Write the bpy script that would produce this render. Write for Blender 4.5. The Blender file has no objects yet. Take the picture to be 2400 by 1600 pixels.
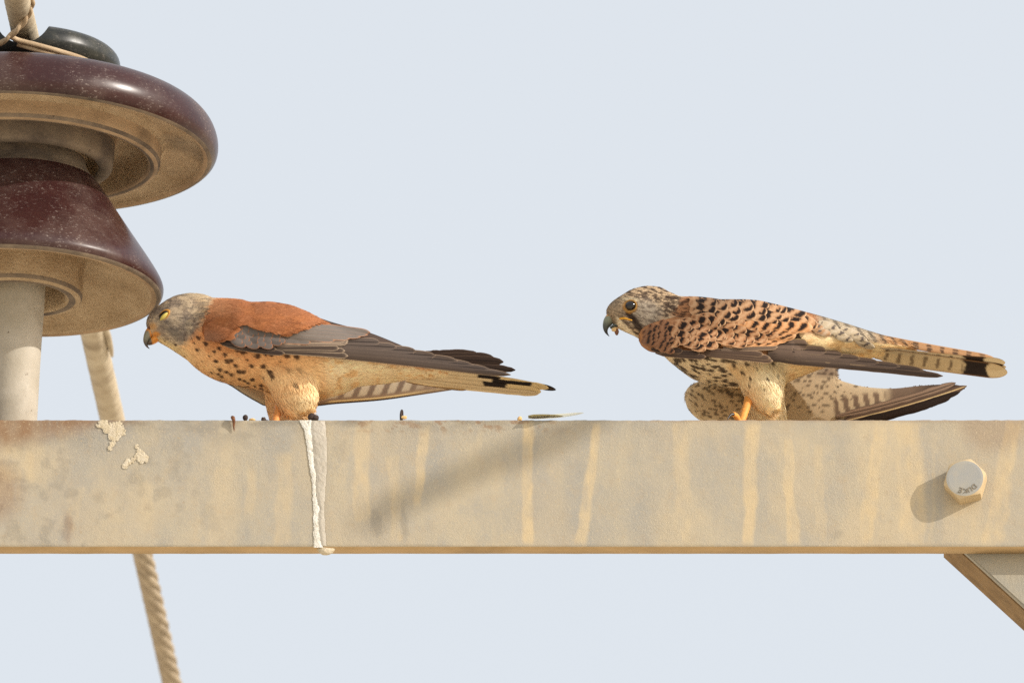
import bpy, bmesh, math, random
import numpy as np
from mathutils import Vector, Matrix

rnd = random.Random(7)
rng = np.random.default_rng(11)
R = math.radians
scene = bpy.context.scene
C = scene.collection

# ------------------------------------------------------------------ camera, sky, sun, exposure
TH = R(18.5)                 # the photographer stands on the ground and looks up
DIST, PXM = 14.0, 3000.0     # metres to the beam face; photo pixels per metre there
Z0 = 1.65 + DIST * math.sin(TH)
F = np.array([0, math.cos(TH), math.sin(TH)])
U = np.array([0, -math.sin(TH), math.cos(TH)])
RT = np.array([1.0, 0, 0])
CAM = np.array([0, 0, Z0]) - DIST * F

cam_d = bpy.data.cameras.new('camera')
cam_d.sensor_width = 36.0
cam_d.lens = 36.0 * DIST / (2400 / PXM)
cam_d.clip_start = 0.5
cam_d.clip_end = 5000
cam_d.dof.use_dof = True
cam_d.dof.focus_distance = DIST
cam_d.dof.aperture_fstop = cam_d.lens / 34.0
cam = bpy.data.objects.new('camera', cam_d)
cam.location = CAM
cam.rotation_euler = (math.pi / 2 + TH, 0, 0)
C.objects.link(cam)
scene.camera = cam

SUN = np.array([94.0, -46.0, 52.0]); SUN /= np.linalg.norm(SUN)
sun_el = math.asin(SUN[2]); sun_rot = math.atan2(SUN[0], SUN[1])
world = bpy.data.worlds.new('World'); scene.world = world; world.use_nodes = True
wn = world.node_tree.nodes; wl = world.node_tree.links
sky = wn.new('ShaderNodeTexSky'); sky.sky_type = 'NISHITA'; sky.sun_disc = False
sky.sun_elevation = sun_el; sky.sun_rotation = sun_rot
sky.air_density = 1.0; sky.dust_density = 6.0; sky.ozone_density = 2.2; sky.altitude = 300
bg = wn['Background']; bg.inputs['Strength'].default_value = 0.06
# dust-laden desert air: the same pale veil over the whole sky
veil = wn.new('ShaderNodeMix'); veil.data_type = 'RGBA'; veil.blend_type = 'ADD'; veil.inputs[0].default_value = 1.0
veil.inputs[7].default_value = (0.66 / 0.06, 0.675 / 0.06, 0.675 / 0.06, 1)
wl.new(sky.outputs['Color'], veil.inputs[6]); wl.new(veil.outputs[2], bg.inputs['Color'])

sl = bpy.data.lights.new('sun', 'SUN'); sl.energy = 3.8; sl.angle = R(0.53); sl.color = (1.0, 0.94, 0.86)
so = bpy.data.objects.new('sun', sl); C.objects.link(so)
so.rotation_euler = Vector(-SUN).to_track_quat('-Z', 'Y').to_euler()
so.location = (3, -3, 12)
vs = scene.view_settings
vs.view_transform = 'Standard'; vs.look = 'None'; vs.exposure = 0.0; vs.gamma = 1.0
scene.render.engine = 'CYCLES'
scene.cycles.use_denoising = False      # the little grain left reads as the camera's own
scene.cycles.max_bounces = 6

# ------------------------------------------------------------------ helpers
def P(px, py, y):
    """photo pixel + depth plane y -> world point(s)"""
    px = np.asarray(px, float); py = np.asarray(py, float); y = np.asarray(y, float)
    px, py, y = np.broadcast_arrays(px, py, y)
    d = F * DIST + ((px - 1200) / PXM)[..., None] * RT - ((py - 800) / PXM)[..., None] * U
    k = (y - CAM[1]) / d[..., 1]
    return CAM + k[..., None] * d
def Pz(px, py, z):
    d = F * DIST + (px - 1200) / PXM * RT - (py - 800) / PXM * U
    return CAM + (z - CAM[2]) / d[2] * d
def proj(p):
    v = np.asarray(p, float) - CAM
    dep = v @ F
    return 1200 + PXM * DIST * (v @ RT) / dep, 800 - PXM * DIST * (v @ U) / dep

def lin(r, g, b):
    c = np.array([r, g, b], float) / 255
    return np.where(c <= 0.04045, c / 12.92, ((c + 0.055) / 1.055) ** 2.4)
def L4(*c): return tuple(lin(*c)) + (1.0,)

def curve(pts):
    """monotone cubic through (x, y) points, vectorised"""
    x = np.array([p[0] for p in pts], float); y = np.array([p[1] for p in pts], float)
    h = np.diff(x); d = np.diff(y) / h
    m = np.zeros_like(x); m[0] = d[0]; m[-1] = d[-1]
    for i in range(1, len(x) - 1):
        if d[i - 1] * d[i] > 0:
            w1 = 2 * h[i] + h[i - 1]; w2 = h[i] + 2 * h[i - 1]
            m[i] = (w1 + w2) / (w1 / d[i - 1] + w2 / d[i])
    def f(q):
        q = np.clip(np.asarray(q, float), x[0], x[-1])
        i = np.clip(np.searchsorted(x, q) - 1, 0, len(h) - 1)
        t = (q - x[i]) / h[i]
        return ((1 + 2 * t) * (1 - t) ** 2 * y[i] + t * (1 - t) ** 2 * h[i] * m[i]
                + t * t * (3 - 2 * t) * y[i + 1] + t * t * (t - 1) * h[i] * m[i + 1])
    return f

def hash2(i, j, seed):
    n = (i.astype(np.int64) * 374761393 + j.astype(np.int64) * 668265263 + seed * 974634777) & 0x7fffffff
    n = ((n ^ (n >> 13)) * 1274126177) & 0x7fffffff
    return ((n ^ (n >> 16)) & 0xffff) / 65535.0
def vnoise(x, y, seed=0):
    x = np.asarray(x, float); y = np.asarray(y, float)
    i = np.floor(x); j = np.floor(y); fx = x - i; fy = y - j
    fx = fx * fx * (3 - 2 * fx); fy = fy * fy * (3 - 2 * fy)
    a = hash2(i, j, seed); b = hash2(i + 1, j, seed); c = hash2(i, j + 1, seed); d = hash2(i + 1, j + 1, seed)
    return (a * (1 - fx) + b * fx) * (1 - fy) + (c * (1 - fx) + d * fx) * fy
def fbm(x, y, seed=0, o=4):
    s = 0; a = 0.5; t = 0
    for k in range(o):
        s = s + a * vnoise(x * 2 ** k, y * 2 ** k, seed + k * 17); t += a; a *= 0.5
    return s / t
def sm(a, b, x):
    t = np.clip((np.asarray(x, float) - a) / (b - a), 0, 1)
    return t * t * (3 - 2 * t)
def mix(a, b, t):
    t = np.asarray(t, float)
    return a * (1 - t[..., None]) + b * t[..., None]

def link(o, parent=None):
    C.objects.link(o)
    if parent is not None: o.parent = parent
    return o
def mesh_obj(name, verts, faces, mats, parent=None, col=None, smooth=True, fmat=None, attr='Col'):
    me = bpy.data.meshes.new(name)
    v = np.asarray(verts, dtype=np.float32)
    me.from_pydata(v.tolist() if len(v) < 100 else v, [], faces if isinstance(faces, list) else faces.tolist())
    for m in (mats if isinstance(mats, (list, tuple)) else [mats]): me.materials.append(m)
    if smooth: me.polygons.foreach_set('use_smooth', np.ones(len(me.polygons), bool))
    if fmat is not None: me.polygons.foreach_set('material_index', np.asarray(fmat, np.int32))
    if col is not None:
        a = me.attributes.new(attr, 'FLOAT_COLOR', 'POINT')
        c4 = np.ones((len(v), 4), np.float32); c4[:, :3] = np.clip(col, 0, 1)
        a.data.foreach_set('color', c4.ravel())
    me.update()
    return link(bpy.data.objects.new(name, me), parent)
def empty(name, loc=(0, 0, 0)):
    o = bpy.data.objects.new(name, None); o.empty_display_size = 0.02
    C.objects.link(o)
    return o          # kept at the origin so that the parts keep their world coordinates
def tag(o, label, cat, group=None):
    o['label'] = label; o['category'] = cat
    if group: o['group'] = group
    return o
def grid_faces(nu, nv, closed_v=False):
    """nu rows of nv verts"""
    i = np.arange(nu - 1)[:, None]; j = np.arange(nv if closed_v else nv - 1)[None, :]
    j2 = (j + 1) % nv
    a = i * nv + j; b = i * nv + j2; c = (i + 1) * nv + j2; d = (i + 1) * nv + j
    return np.stack([a, b, c, d], -1).reshape(-1, 4)
def tube(path, rad, n=10, cap=True):
    path = np.asarray(path, float); m = len(path)
    rad = np.broadcast_to(np.asarray(rad, float), (m,))
    tan = np.gradient(path, axis=0); tan /= np.linalg.norm(tan, axis=1)[:, None] + 1e-12
    ref = np.array([0.13, 0.31, 0.94])
    if abs(tan[0] @ ref) > 0.9: ref = np.array([1.0, 0.1, 0.05])
    nrm = np.zeros_like(path); k = ref - (ref @ tan[0]) * tan[0]; nrm[0] = k / np.linalg.norm(k)
    for i in range(1, m):
        k = nrm[i - 1] - (nrm[i - 1] @ tan[i]) * tan[i]; nrm[i] = k / np.linalg.norm(k)
    bi = np.cross(tan, nrm)
    a = np.linspace(0, 2 * math.pi, n, endpoint=False)
    v = path[:, None, :] + rad[:, None, None] * (np.cos(a)[None, :, None] * nrm[:, None, :] + np.sin(a)[None, :, None] * bi[:, None, :])
    f = grid_faces(m, n, True).tolist()
    v = v.reshape(-1, 3)
    if cap:
        f.append(list(range(n))[::-1]); f.append([(m - 1) * n + q for q in range(n)])
    return v, f
def spline(pts, n=40):
    p = np.asarray(pts, float); t = np.arange(len(p)); q = np.linspace(0, len(p) - 1, n)
    i = np.clip(np.floor(q).astype(int), 0, len(p) - 2); u = (q - i)[:, None]
    p0 = p[np.clip(i - 1, 0, None)]; p1 = p[i]; p2 = p[i + 1]; p3 = p[np.clip(i + 2, None, len(p) - 1)]
    return 0.5 * ((2 * p1) + (-p0 + p2) * u + (2 * p0 - 5 * p1 + 4 * p2 - p3) * u ** 2 + (-p0 + 3 * p1 - 3 * p2 + p3) * u ** 3)

# ------------------------------------------------------------------ materials
class NT:
    def __init__(s, name):
        s.m = bpy.data.materials.new(name); s.m.use_nodes = True
        s.t = s.m.node_tree; s.n = s.t.nodes; s.b = s.n['Principled BSDF']
        s.b.inputs['Roughness'].default_value = 0.7
        s.b.inputs['Specular IOR Level'].default_value = 0.25
        s.co = None
    def add(s, kind, **kw):
        n = s.n.new(kind)
        for k, v in kw.items():
            if k in n.inputs: n.inputs[k].default_value = v
            else: setattr(n, k, v)
        return n
    def link(s, a, b): s.t.links.new(a, b)
    def coord(s, scale=(1, 1, 1)):
        if s.co is None: s.co = s.add('ShaderNodeTexCoord')
        mp = s.add('ShaderNodeMapping'); mp.inputs['Scale'].default_value = scale
        s.link(s.co.outputs['Object'], mp.inputs['Vector'])
        return mp.outputs['Vector']
    def noise(s, scale, detail=4, rough=0.55, stretch=(1, 1, 1), lo=None, hi=None, out='Fac'):
        n = s.add('ShaderNodeTexNoise', Scale=scale, Detail=detail, Roughness=rough)
        s.link(s.coord(stretch), n.inputs['Vector'])
        if lo is None: return n.outputs[out]
        mr = s.add('ShaderNodeMapRange'); mr.inputs['From Min'].default_value = lo; mr.inputs['From Max'].default_value = hi
        s.link(n.outputs[out], mr.inputs['Value'])
        return mr.outputs['Result']
    def mixc(s, a, b, f):
        n = s.add('ShaderNodeMix', data_type='RGBA')
        for sock, v in ((n.inputs['A'] if False else n.inputs[6], a), (n.inputs[7], b)):
            if isinstance(v, (tuple, list, np.ndarray)):
                sock.default_value = tuple(v)[:3] + (1.0,)
            else: s.link(v, sock)
        if isinstance(f, (int, float)): n.inputs[0].default_value = f
        else: s.link(f, n.inputs[0])
        return n.outputs[2]
    def math(s, op, a, b=0.0):
        n = s.add('ShaderNodeMath', operation=op)
        for k, v in ((0, a), (1, b)):
            if isinstance(v, (int, float)): n.inputs[k].default_value = v
            else: s.link(v, n.inputs[k])
        return n.outputs[0]
    def bump(s, h, strength=0.5, dist=0.001):
        n = s.add('ShaderNodeBump', Strength=strength, Distance=dist)
        s.link(h, n.inputs['Height'])
        s.link(n.outputs['Normal'], s.b.inputs['Normal'])
    def base(s, c):
        if isinstance(c, (tuple, list, np.ndarray)): s.b.inputs['Base Color'].default_value = tuple(c)[:3] + (1.0,)
        else: s.link(c, s.b.inputs['Base Color'])
    def attr(s, name):
        return s.add('ShaderNodeAttribute', attribute_name=name)

def dusty(name, c1, c2, c3, scale=60, rough=0.85, bump=0.4, bdist=0.0006, bscale=700, spots=None):
    m = NT(name)
    col = m.mixc(lin(*c1), lin(*c2), m.noise(scale, 6, 0.6, lo=0.35, hi=0.65))
    col = m.mixc(col, lin(*c3), m.noise(scale * 0.35, 5, 0.65, lo=0.55, hi=0.78))
    if spots:
        col = m.mixc(col, lin(*spots), m.noise(scale * 5, 3, 0.7, lo=0.66, hi=0.74))
    m.base(col); m.b.inputs['Roughness'].default_value = rough
    m.bump(m.noise(bscale, 5, 0.6), bump, bdist)
    return m.m

def glaze_material(name, c1, c2, dustc, dust=0.3):
    m = NT(name)
    col = m.mixc(lin(*c1), lin(*c2), m.noise(22, 5, 0.6, lo=0.3, hi=0.7))
    fleck = m.noise(300, 4, 0.8, (1, 1, 2.4), 0.58, 0.70)
    patch = m.noise(26, 5, 0.65, lo=0.42, hi=0.66)
    fl = m.math('MULTIPLY', fleck, m.math('ADD', m.math('MULTIPLY', patch, 0.5), 0.10))
    film = m.math('MULTIPLY', m.noise(13, 7, 0.72, lo=0.46, hi=0.74), dust)
    col = m.mixc(col, lin(*dustc), film)
    col = m.mixc(col, lin(205, 190, 180), fl)
    m.base(col)
    rg = m.math('ADD', m.math('MULTIPLY', m.math('ADD', film, fl), 0.6), 0.28)
    m.link(rg, m.b.inputs['Roughness']); m.b.inputs['Specular IOR Level'].default_value = 0.32
    m.bump(m.noise(240, 3), 0.05, 0.0005)
    return m.m

M = {}
M['glaze'] = glaze_material('maroon_glaze', (48, 26, 26), (60, 33, 31), (132, 114, 104), 0.30)
M['black_glaze'] = glaze_material('black_glaze', (28, 30, 30), (40, 42, 40), (120, 115, 95), 0.35)
M['dust_under'] = dusty('dusty_clay_underside', (196, 174, 144), (166, 142, 112), (100, 90, 80), 30, 0.95, 1.0, 0.0022, 380, (206, 178, 140))
M['dark_ring'] = dusty('sooty_ring', (140, 124, 106), (104, 92, 82), (50, 42, 40), 40, 0.9, 0.6, 0.001, 420, (58, 46, 42))
M['dust_ring'] = dusty('dusty_ring', (180, 154, 124), (152, 128, 102), (84, 74, 66), 36, 0.95, 0.5, 0.001, 420)
M['cement'] = dusty('brown_cement', (104, 70, 50), (84, 54, 40), (60, 40, 34), 120, 0.95, 0.9, 0.002, 380, (200, 185, 165))
M['pin'] = dusty('zinc_pin', (186, 178, 164), (168, 159, 142), (136, 127, 110), 26, 0.6, 0.35, 0.0008, 300, (110, 98, 84))
M['tape'] = dusty('wrapped_tape', (190, 176, 152), (168, 152, 128), (132, 116, 96), 60, 0.9, 0.5, 0.001, 500)
M['strand'] = dusty('strand_aluminium', (178, 162, 138), (152, 136, 114), (120, 106, 86), 60, 0.75, 0.4, 0.0006, 600)
M['wire'] = dusty('tie_wire_metal', (186, 164, 134), (160, 136, 108), (120, 98, 76), 90, 0.7, 0.4, 0.0006, 700)
M['bolt'] = dusty('galvanised_bolt', (158, 157, 153), (170, 164, 150), (190, 174, 146), 45, 0.6, 0.3, 0.0004, 900)
M['bolt_side'] = dusty('dusty_bolt_flank', (200, 178, 142), (186, 164, 128), (176, 166, 148), 90, 0.8, 0.3, 0.0004, 900)
M['letter'] = dusty('bolt_letters', (150, 140, 122), (132, 120, 104), (168, 156, 138), 200, 0.8, 0.2, 0.0003, 900)
M['brace'] = dusty('galvanised_brace', (150, 148, 140), (166, 156, 136), (132, 130, 124), 18, 0.75, 0.6, 0.001, 420)
M['brace_under'] = dusty('rusty_brace_flange', (150, 122, 86), (122, 98, 68), (168, 140, 102), 60, 0.9, 0.8, 0.0015, 360, (90, 64, 42))
M['edge'] = dusty('beam_lower_edge', (190, 160, 118), (172, 144, 104), (148, 122, 88), 30, 0.85, 0.3, 0.0008, 400)
M['dropping'] = dusty('white_dropping', (228, 226, 218), (214, 208, 194), (190, 180, 160), 160, 0.9, 0.9, 0.0015, 500)
M['dropping_old'] = dusty('cream_dropping', (212, 200, 178), (196, 180, 150), (166, 148, 120), 220, 0.9, 0.9, 0.0015, 600)
M['pellet'] = dusty('dark_pellet', (74, 60, 54), (54, 44, 42), (96, 80, 70), 300, 0.8, 0.8, 0.001, 800)
M['chitin'] = dusty('brown_chitin', (128, 84, 54), (96, 60, 40), (60, 40, 32), 300, 0.45, 0.5, 0.0005, 900)
M['crumb'] = dusty('pale_crumb', (226, 196, 140), (206, 168, 112), (176, 124, 76), 400, 0.8, 0.5, 0.0005, 900)
M['pole'] = dusty('steel_pole', (176, 170, 156), (196, 178, 148), (150, 144, 132), 8, 0.6, 0.3, 0.001, 100)
M['ground'] = dusty('desert_sand', (230, 216, 193), (217, 203, 179), (201, 186, 163), 0.4, 0.95, 0.6, 0.02, 8)

def beam_material():
    m = NT('weathered_crossarm')
    a = m.attr('Stain'); sep = m.add('ShaderNodeSeparateColor'); m.link(a.outputs['Color'], sep.inputs['Color'])
    tan_, grime, rust = sep.outputs['Red'], sep.outputs['Green'], sep.outputs['Blue']
    col = m.mixc(lin(156, 151, 141), lin(178, 166, 143), m.noise(16, 6, 0.62, (1, 1, 0.45), 0.38, 0.64))
    col = m.mixc(col, lin(158, 153, 143), m.noise(55, 5, 0.65, lo=0.55, hi=0.8))
    col = m.mixc(col, lin(196, 176, 141), tan_)
    col = m.mixc(col, lin(112, 103, 90), grime)
    col = m.mixc(col, lin(132, 94, 60), rust)
    col = m.mixc(col, lin(196, 180, 150), m.math('MULTIPLY', m.noise(520, 3, 0.7, lo=0.56, hi=0.72), 0.75))
    col = m.mixc(col, lin(150, 126, 96), m.math('MULTIPLY', m.noise(260, 4, 0.75, lo=0.60, hi=0.74), 0.6))
    col = m.mixc(col, lin(170, 150, 122), m.math('MULTIPLY', m.noise(95, 6, 0.72, (1, 1, 0.8), 0.52, 0.72), 0.40))
    col = m.mixc(col, lin(150, 147, 140), m.math('MULTIPLY', m.noise(34, 7, 0.75, (1.2, 1, 0.5), 0.52, 0.70), 0.45))
    m.base(col); m.b.inputs['Roughness'].default_value = 0.82
    h = m.math('ADD', m.math('MULTIPLY', m.noise(760, 4, 0.65), 0.75), m.math('MULTIPLY', m.noise(190, 5, 0.65, (1, 1, 1.4)), 0.45))
    w = m.add('ShaderNodeTexVoronoi', feature='DISTANCE_TO_EDGE', Scale=120.0)
    m.link(m.coord((1, 1, 1.5)), w.inputs['Vector'])
    h = m.math('ADD', h, m.math('MULTIPLY', m.math('MULTIPLY', w.outputs['Distance'], m.noise(40, 4, 0.6, lo=0.5, hi=0.75)), 0.18))
    h = m.math('MULTIPLY', h, m.math('ADD', m.noise(14, 4, 0.6, lo=0.35, hi=0.7), 0.25))
    m.bump(h, 0.5, 0.0013)
    return m.m
M['beam'] = beam_material()

def plumage_material():
    m = NT('plumage'); a = m.attr('Col')
    j = m.noise(900, 3, 0.6)
    col = m.mixc(a.outputs['Color'], (1, 1, 1), 0.0)
    hs = m.add('ShaderNodeHueSaturation'); m.link(col, hs.inputs['Color'])
    m.link(m.math('ADD', m.math('MULTIPLY', j, 0.3), 0.85), hs.inputs['Value'])
    m.base(hs.outputs['Color']); m.b.inputs['Roughness'].default_value = 0.85
    m.b.inputs['Specular IOR Level'].default_value = 0.12
    tr = m.add('ShaderNodeBsdfTranslucent'); m.link(hs.outputs['Color'], tr.inputs['Color'])
    mx = m.add('ShaderNodeMixShader'); mx.inputs[0].default_value = 0.06
    m.link(m.b.outputs[0], mx.inputs[1]); m.link(tr.outputs[0], mx.inputs[2])
    m.link(mx.outputs[0], m.n['Material Output'].inputs['Surface'])
    return m.m
def skin_material(name, rough, spec):
    m = NT(name); a = m.attr('Col'); m.base(a.outputs['Color'])
    m.b.inputs['Roughness'].default_value = rough; m.b.inputs['Specular IOR Level'].default_value = spec
    m.bump(m.noise(1300, 3), 0.25, 0.0003)
    return m.m
M['plume'] = plumage_material()
M['beak'] = skin_material('beak_horn', 0.35, 0.4)
M['skin'] = skin_material('scaly_leg_skin', 0.55, 0.35)
def plain(name, c, rough, spec=0.5):
    m = NT(name); m.base(lin(*c)); m.b.inputs['Roughness'].default_value = rough; m.b.inputs['Specular IOR Level'].default_value = spec
    return m.m
M['eye'] = plain('eye_dark', (22, 14, 10), 0.06, 0.6)
M['claw'] = plain('claw_black', (34, 28, 26), 0.35)
def film_material():
    m = NT('insect_wing_film')
    v = m.add('ShaderNodeTexVoronoi', feature='DISTANCE_TO_EDGE', Scale=420.0); m.link(m.coord((0.5, 1, 1.6)), v.inputs['Vector'])
    r = m.add('ShaderNodeMapRange'); r.inputs['From Min'].default_value = 0.02; r.inputs['From Max'].default_value = 0.12
    m.link(v.outputs['Distance'], r.inputs['Value'])
    m.base(m.mixc(lin(190, 176, 132), lin(246, 243, 222), r.outputs['Result']))
    m.b.inputs['Alpha'].default_value = 0.8; m.b.inputs['Roughness'].default_value = 0.4
    tr = m.add('ShaderNodeBsdfTranslucent'); tr.inputs['Color'].default_value = L4(240, 236, 212)
    mx = m.add('ShaderNodeMixShader'); mx.inputs[0].default_value = 0.6
    m.link(m.b.outputs[0], mx.inputs[1]); m.link(tr.outputs[0], mx.inputs[2])
    m.link(mx.outputs[0], m.n['Material Output'].inputs['Surface'])
    return m.m
M['film'] = film_material()

# ------------------------------------------------------------------ ground, pole
g = mesh_obj('ground', [(-3000, -3000, 0), (3000, -3000, 0), (3000, 3000, 0), (-3000, 3000, 0)], [[0, 1, 2, 3]], M['ground'], smooth=False)
g['kind'] = 'structure'

YB = 0.0                                     # beam face plane
TOPY, BOTY = 983.5, 1280.0                   # front face edges in the photo
Z_TOP = float(P(1200, TOPY, YB)[2]); Z_BOT = float(P(1200, BOTY, YB)[2])
X_L, X_R = float(P(-420, 980, 0)[0]), 1.32
THK = 0.0145

def box_obj(name, x0, x1, y0, y1, z0, z1, mat, parent, bev=0.001):
    bm = bmesh.new()
    bmesh.ops.create_cube(bm, size=1)
    for v in bm.verts:
        v.co = Vector((x0 + (v.co.x + .5) * (x1 - x0), y0 + (v.co.y + .5) * (y1 - y0), z0 + (v.co.z + .5) * (z1 - z0)))
    if bev: bmesh.ops.bevel(bm, geom=bm.edges[:], offset=bev, segments=2, affect='EDGES')
    me = bpy.data.meshes.new(name); bm.to_mesh(me); bm.free(); me.materials.append(mat)
    return link(bpy.data.objects.new(name, me), parent)

# stains on the front face: masks in face coordinates, read by the material as dust, grime and rust
STREAKS = [  # x top, x bottom, half width top, bottom, y0, y1, strength
    (849, 846, 18, 22, 985, 1235, .75), (997, 975, 16, 10, 985, 1190, .8), (1238, 1234, 13, 14, 985, 1285, .95), (925, 930, 20, 14, 1060, 1285, .6),
    (1404, 1360, 10, 16, 990, 1285, .9), (1765, 1752, 20, 14, 985, 1285, .95), (1845, 1858, 10, 17, 1020, 1285, .85),
    (1921, 1925, 10, 16, 1040, 1285, .5), (2068, 2020, 18, 24, 985, 1285, .9), (2128, 2138, 38, 34, 985, 1285, .85),
    (2192, 2180, 6, 6, 1010, 1285, .4), (2375, 2325, 18, 30, 985, 1285, .8), (2270, 2250, 40, 60, 1080, 1285, .55), (1595, 1605, 26, 14, 985, 1285, .55),
    (520, 515, 18, 14, 1090, 1225, .45), (668, 660, 22, 18, 1060, 1285, .5), (590, 585, 12, 18, 1100, 1220, .4), (340, 345, 20, 22, 1130, 1260, .4),
    (180, 150, 26, 24, 1140, 1260, .45), (60, 20, 60, 80, 1040, 1140, .6), (1130, 1120, 10, 8, 1010, 1060, .35), (805, 800, 16, 10, 1000, 1140, .4)]
GREY = [(884, 1225, 17, 34, .38), (946, 1225, 9, 50, .36), (232, 1165, 13, 14, .28), (410, 1090, 16, 32, .30), (160, 1235, 12, 26, .4), (415, 1040, 18, 40, .25),
        (52, 1122, 14, 8, .35), (800, 1050, 22, 30, .25), (1965, 1255, 22, 12, .22), (150, 1245, 10, 20, .3), (2120, 1120, 14, 40, .0)]
def stains(px, py):
    wob = (fbm(px / 60, py / 60, 3) - .5) * 14
    tan_ = 0.30 * sm(.45, .7, fbm(px / 130, py / 220, 21)) + 0.20 * sm(1450, 2300, px)
    for xt, xb, wt, wb, y0, y1, s in STREAKS:
        t = np.clip((py - y0) / (y1 - y0), 0, 1)
        c = xt + (xb - xt) * t + wob * .6 + (fbm(py / 90, py * 0 + xt, 5) - .5) * 12
        w = (wt + (wb - wt) * t) * (0.85 + 0.4 * vnoise(py / 30, py * 0 + xt, 8))
        d = np.abs(px - c) / w
        k = (1 - sm(.55, 1.25, d)) * sm(y0 - 12, y0 + 14, py) * (1 - sm(y1 - 25, y1 + 6, py)) * (0.35 + 1.0 * fbm(px / 14, py / 34, 9))
        tan_ = np.maximum(tan_, s * k)
    gr = np.zeros_like(px)
    for x, y, rx, ry, s in GREY:
        d = np.hypot((px - x + wob) / rx, (py - y + wob) / ry) + (fbm(px / 9, py / 14, 51) - .5) * 1.3
        gr = np.maximum(gr, s * .8 * (1 - sm(.3, 1.35, d)))
    edge = np.exp(-(py - 983) / 16.0) * (1 - sm(900, 1500, px) * .75)
    gr = np.maximum(gr, edge * (0.25 + 0.75 * sm(.35, .65, fbm(px / 55, py / 14, 31))) * 0.85)
    gr = np.maximum(gr, .34 * np.exp(-((py - 1000) / 40) ** 2) * sm(.42, .6, fbm(px / 90, py / 40, 33)) * (1 - sm(560, 800, px)))
    gr = np.maximum(gr, .25 * sm(.55, .72, fbm(px / 35, py / 35, 35)) * (1 - sm(300, 700, px)))
    ru = np.zeros_like(px)
    dl = (px * 0.5 + (py - 985) * 2.2 + wob * 2)
    ru = np.maximum(ru, 1.0 * (1 - sm(90, 200, dl)) * (0.35 + .65 * fbm(px / 28, py / 40, 41)))
    ru = np.maximum(ru, .42 * (1 - sm(30, 90, np.hypot(px + 10, (py - 1150) / 1.1))) )
    ru = np.maximum(ru, .55 * (1 - sm(10, 40, py - 985)) * sm(.56, .66, fbm(px / 16, py / 10, 43)) * sm(700, 900, px) * (1 - sm(1200, 1400, px)))
    ru = np.maximum(ru, .3 * (1 - sm(40, 90, np.hypot((px - 2330) / 1.2, py - 990))))
    ru = np.maximum(ru, .35 * (1 - sm(4, 20, np.hypot(px - 160, (py - 1235) / 2.6) + (fbm(px / 8, py / 14, 57) - .5) * 16)))
    ru = np.maximum(ru, .4 * (1 - sm(0, 7, py - 984)) * sm(1350, 1600, px))
    return np.stack([np.clip(tan_ * (1 - gr), 0, 1), np.clip(gr, 0, 1), np.clip(ru, 0, 1)], -1)

crossarm = empty('steel_crossarm')
tag(crossarm, 'dust streaked galvanised steel crossarm that both falcons stand on', 'beam')
xs = np.concatenate([np.linspace(X_L, float(P(-30, 980, 0)[0]), 6)[:-1], P(np.arange(-30, 2432, 3.0), 980, 0)[:, 0], np.linspace(float(P(2434, 980, 0)[0]), X_R, 12)])
nz = 100
zs = np.linspace(Z_TOP - 0.0008, Z_BOT + 0.0018, nz)
XX, ZZ = np.meshgrid(xs, zs, indexing='ij')
YY = (fbm(XX * 30, ZZ * 30, 4) - .5) * 0.0008
# rows that turn over the top arris and round the lower edge
def rowof(y, z): return np.stack([xs, np.full_like(xs, y), np.full_like(xs, z)], -1)
body = np.stack([XX, YY, ZZ], -1)
chips = (fbm(xs * 160, xs * 0, 77, 3) - .5) * 0.0016
top_rows = [rowof(THK, Z_TOP), rowof(0.006, Z_TOP), rowof(0.0012, Z_TOP)]
top_rows[2][:, 2] += chips * .6; top_rows[1][:, 2] += chips * .6
bot_rows = []
for a in np.linspace(0.2, 1, 5):
    bot_rows.append(rowof(0.003 * (1 - math.cos(a * math.pi / 2)), Z_BOT + 0.0018 - 0.003 * math.sin(a * math.pi / 2)))
bot_rows.append(rowof(THK, Z_BOT - 0.0012)); bot_rows.append(rowof(THK + 0.0003, Z_BOT + 0.02)); bot_rows.append(rowof(THK + 0.0003, Z_TOP - 0.016))
for r_ in bot_rows[:6]: r_[:, 2] += (fbm(xs * 60, xs * 0, 78, 3) - .5) * 0.0003
rows = np.concatenate([np.stack(top_rows, 1), body, np.stack(bot_rows, 1)], 1)
pxr, pyr = proj(rows.reshape(-1, 3))
pyr_c = np.clip(pyr, 984, 1282)
st = stains(pxr, pyr_c)
nrow = rows.shape[1]
low = (np.tile(np.arange(nrow), len(xs)) >= 3 + nz + 1)
fcs = grid_faces(len(xs), nrow)
fmat = (low[fcs].all(1)).astype(int)
mesh_obj('front_leg', rows.reshape(-1, 3), fcs, [M['beam'], M['edge']], crossarm, st, fmat=fmat, attr='Stain')
box_obj('top_leg', X_L, X_R, THK + 0.0004, 0.100, Z_TOP - 0.0145, Z_TOP - 0.0004, M['edge'], crossarm, 0.0008)

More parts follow.
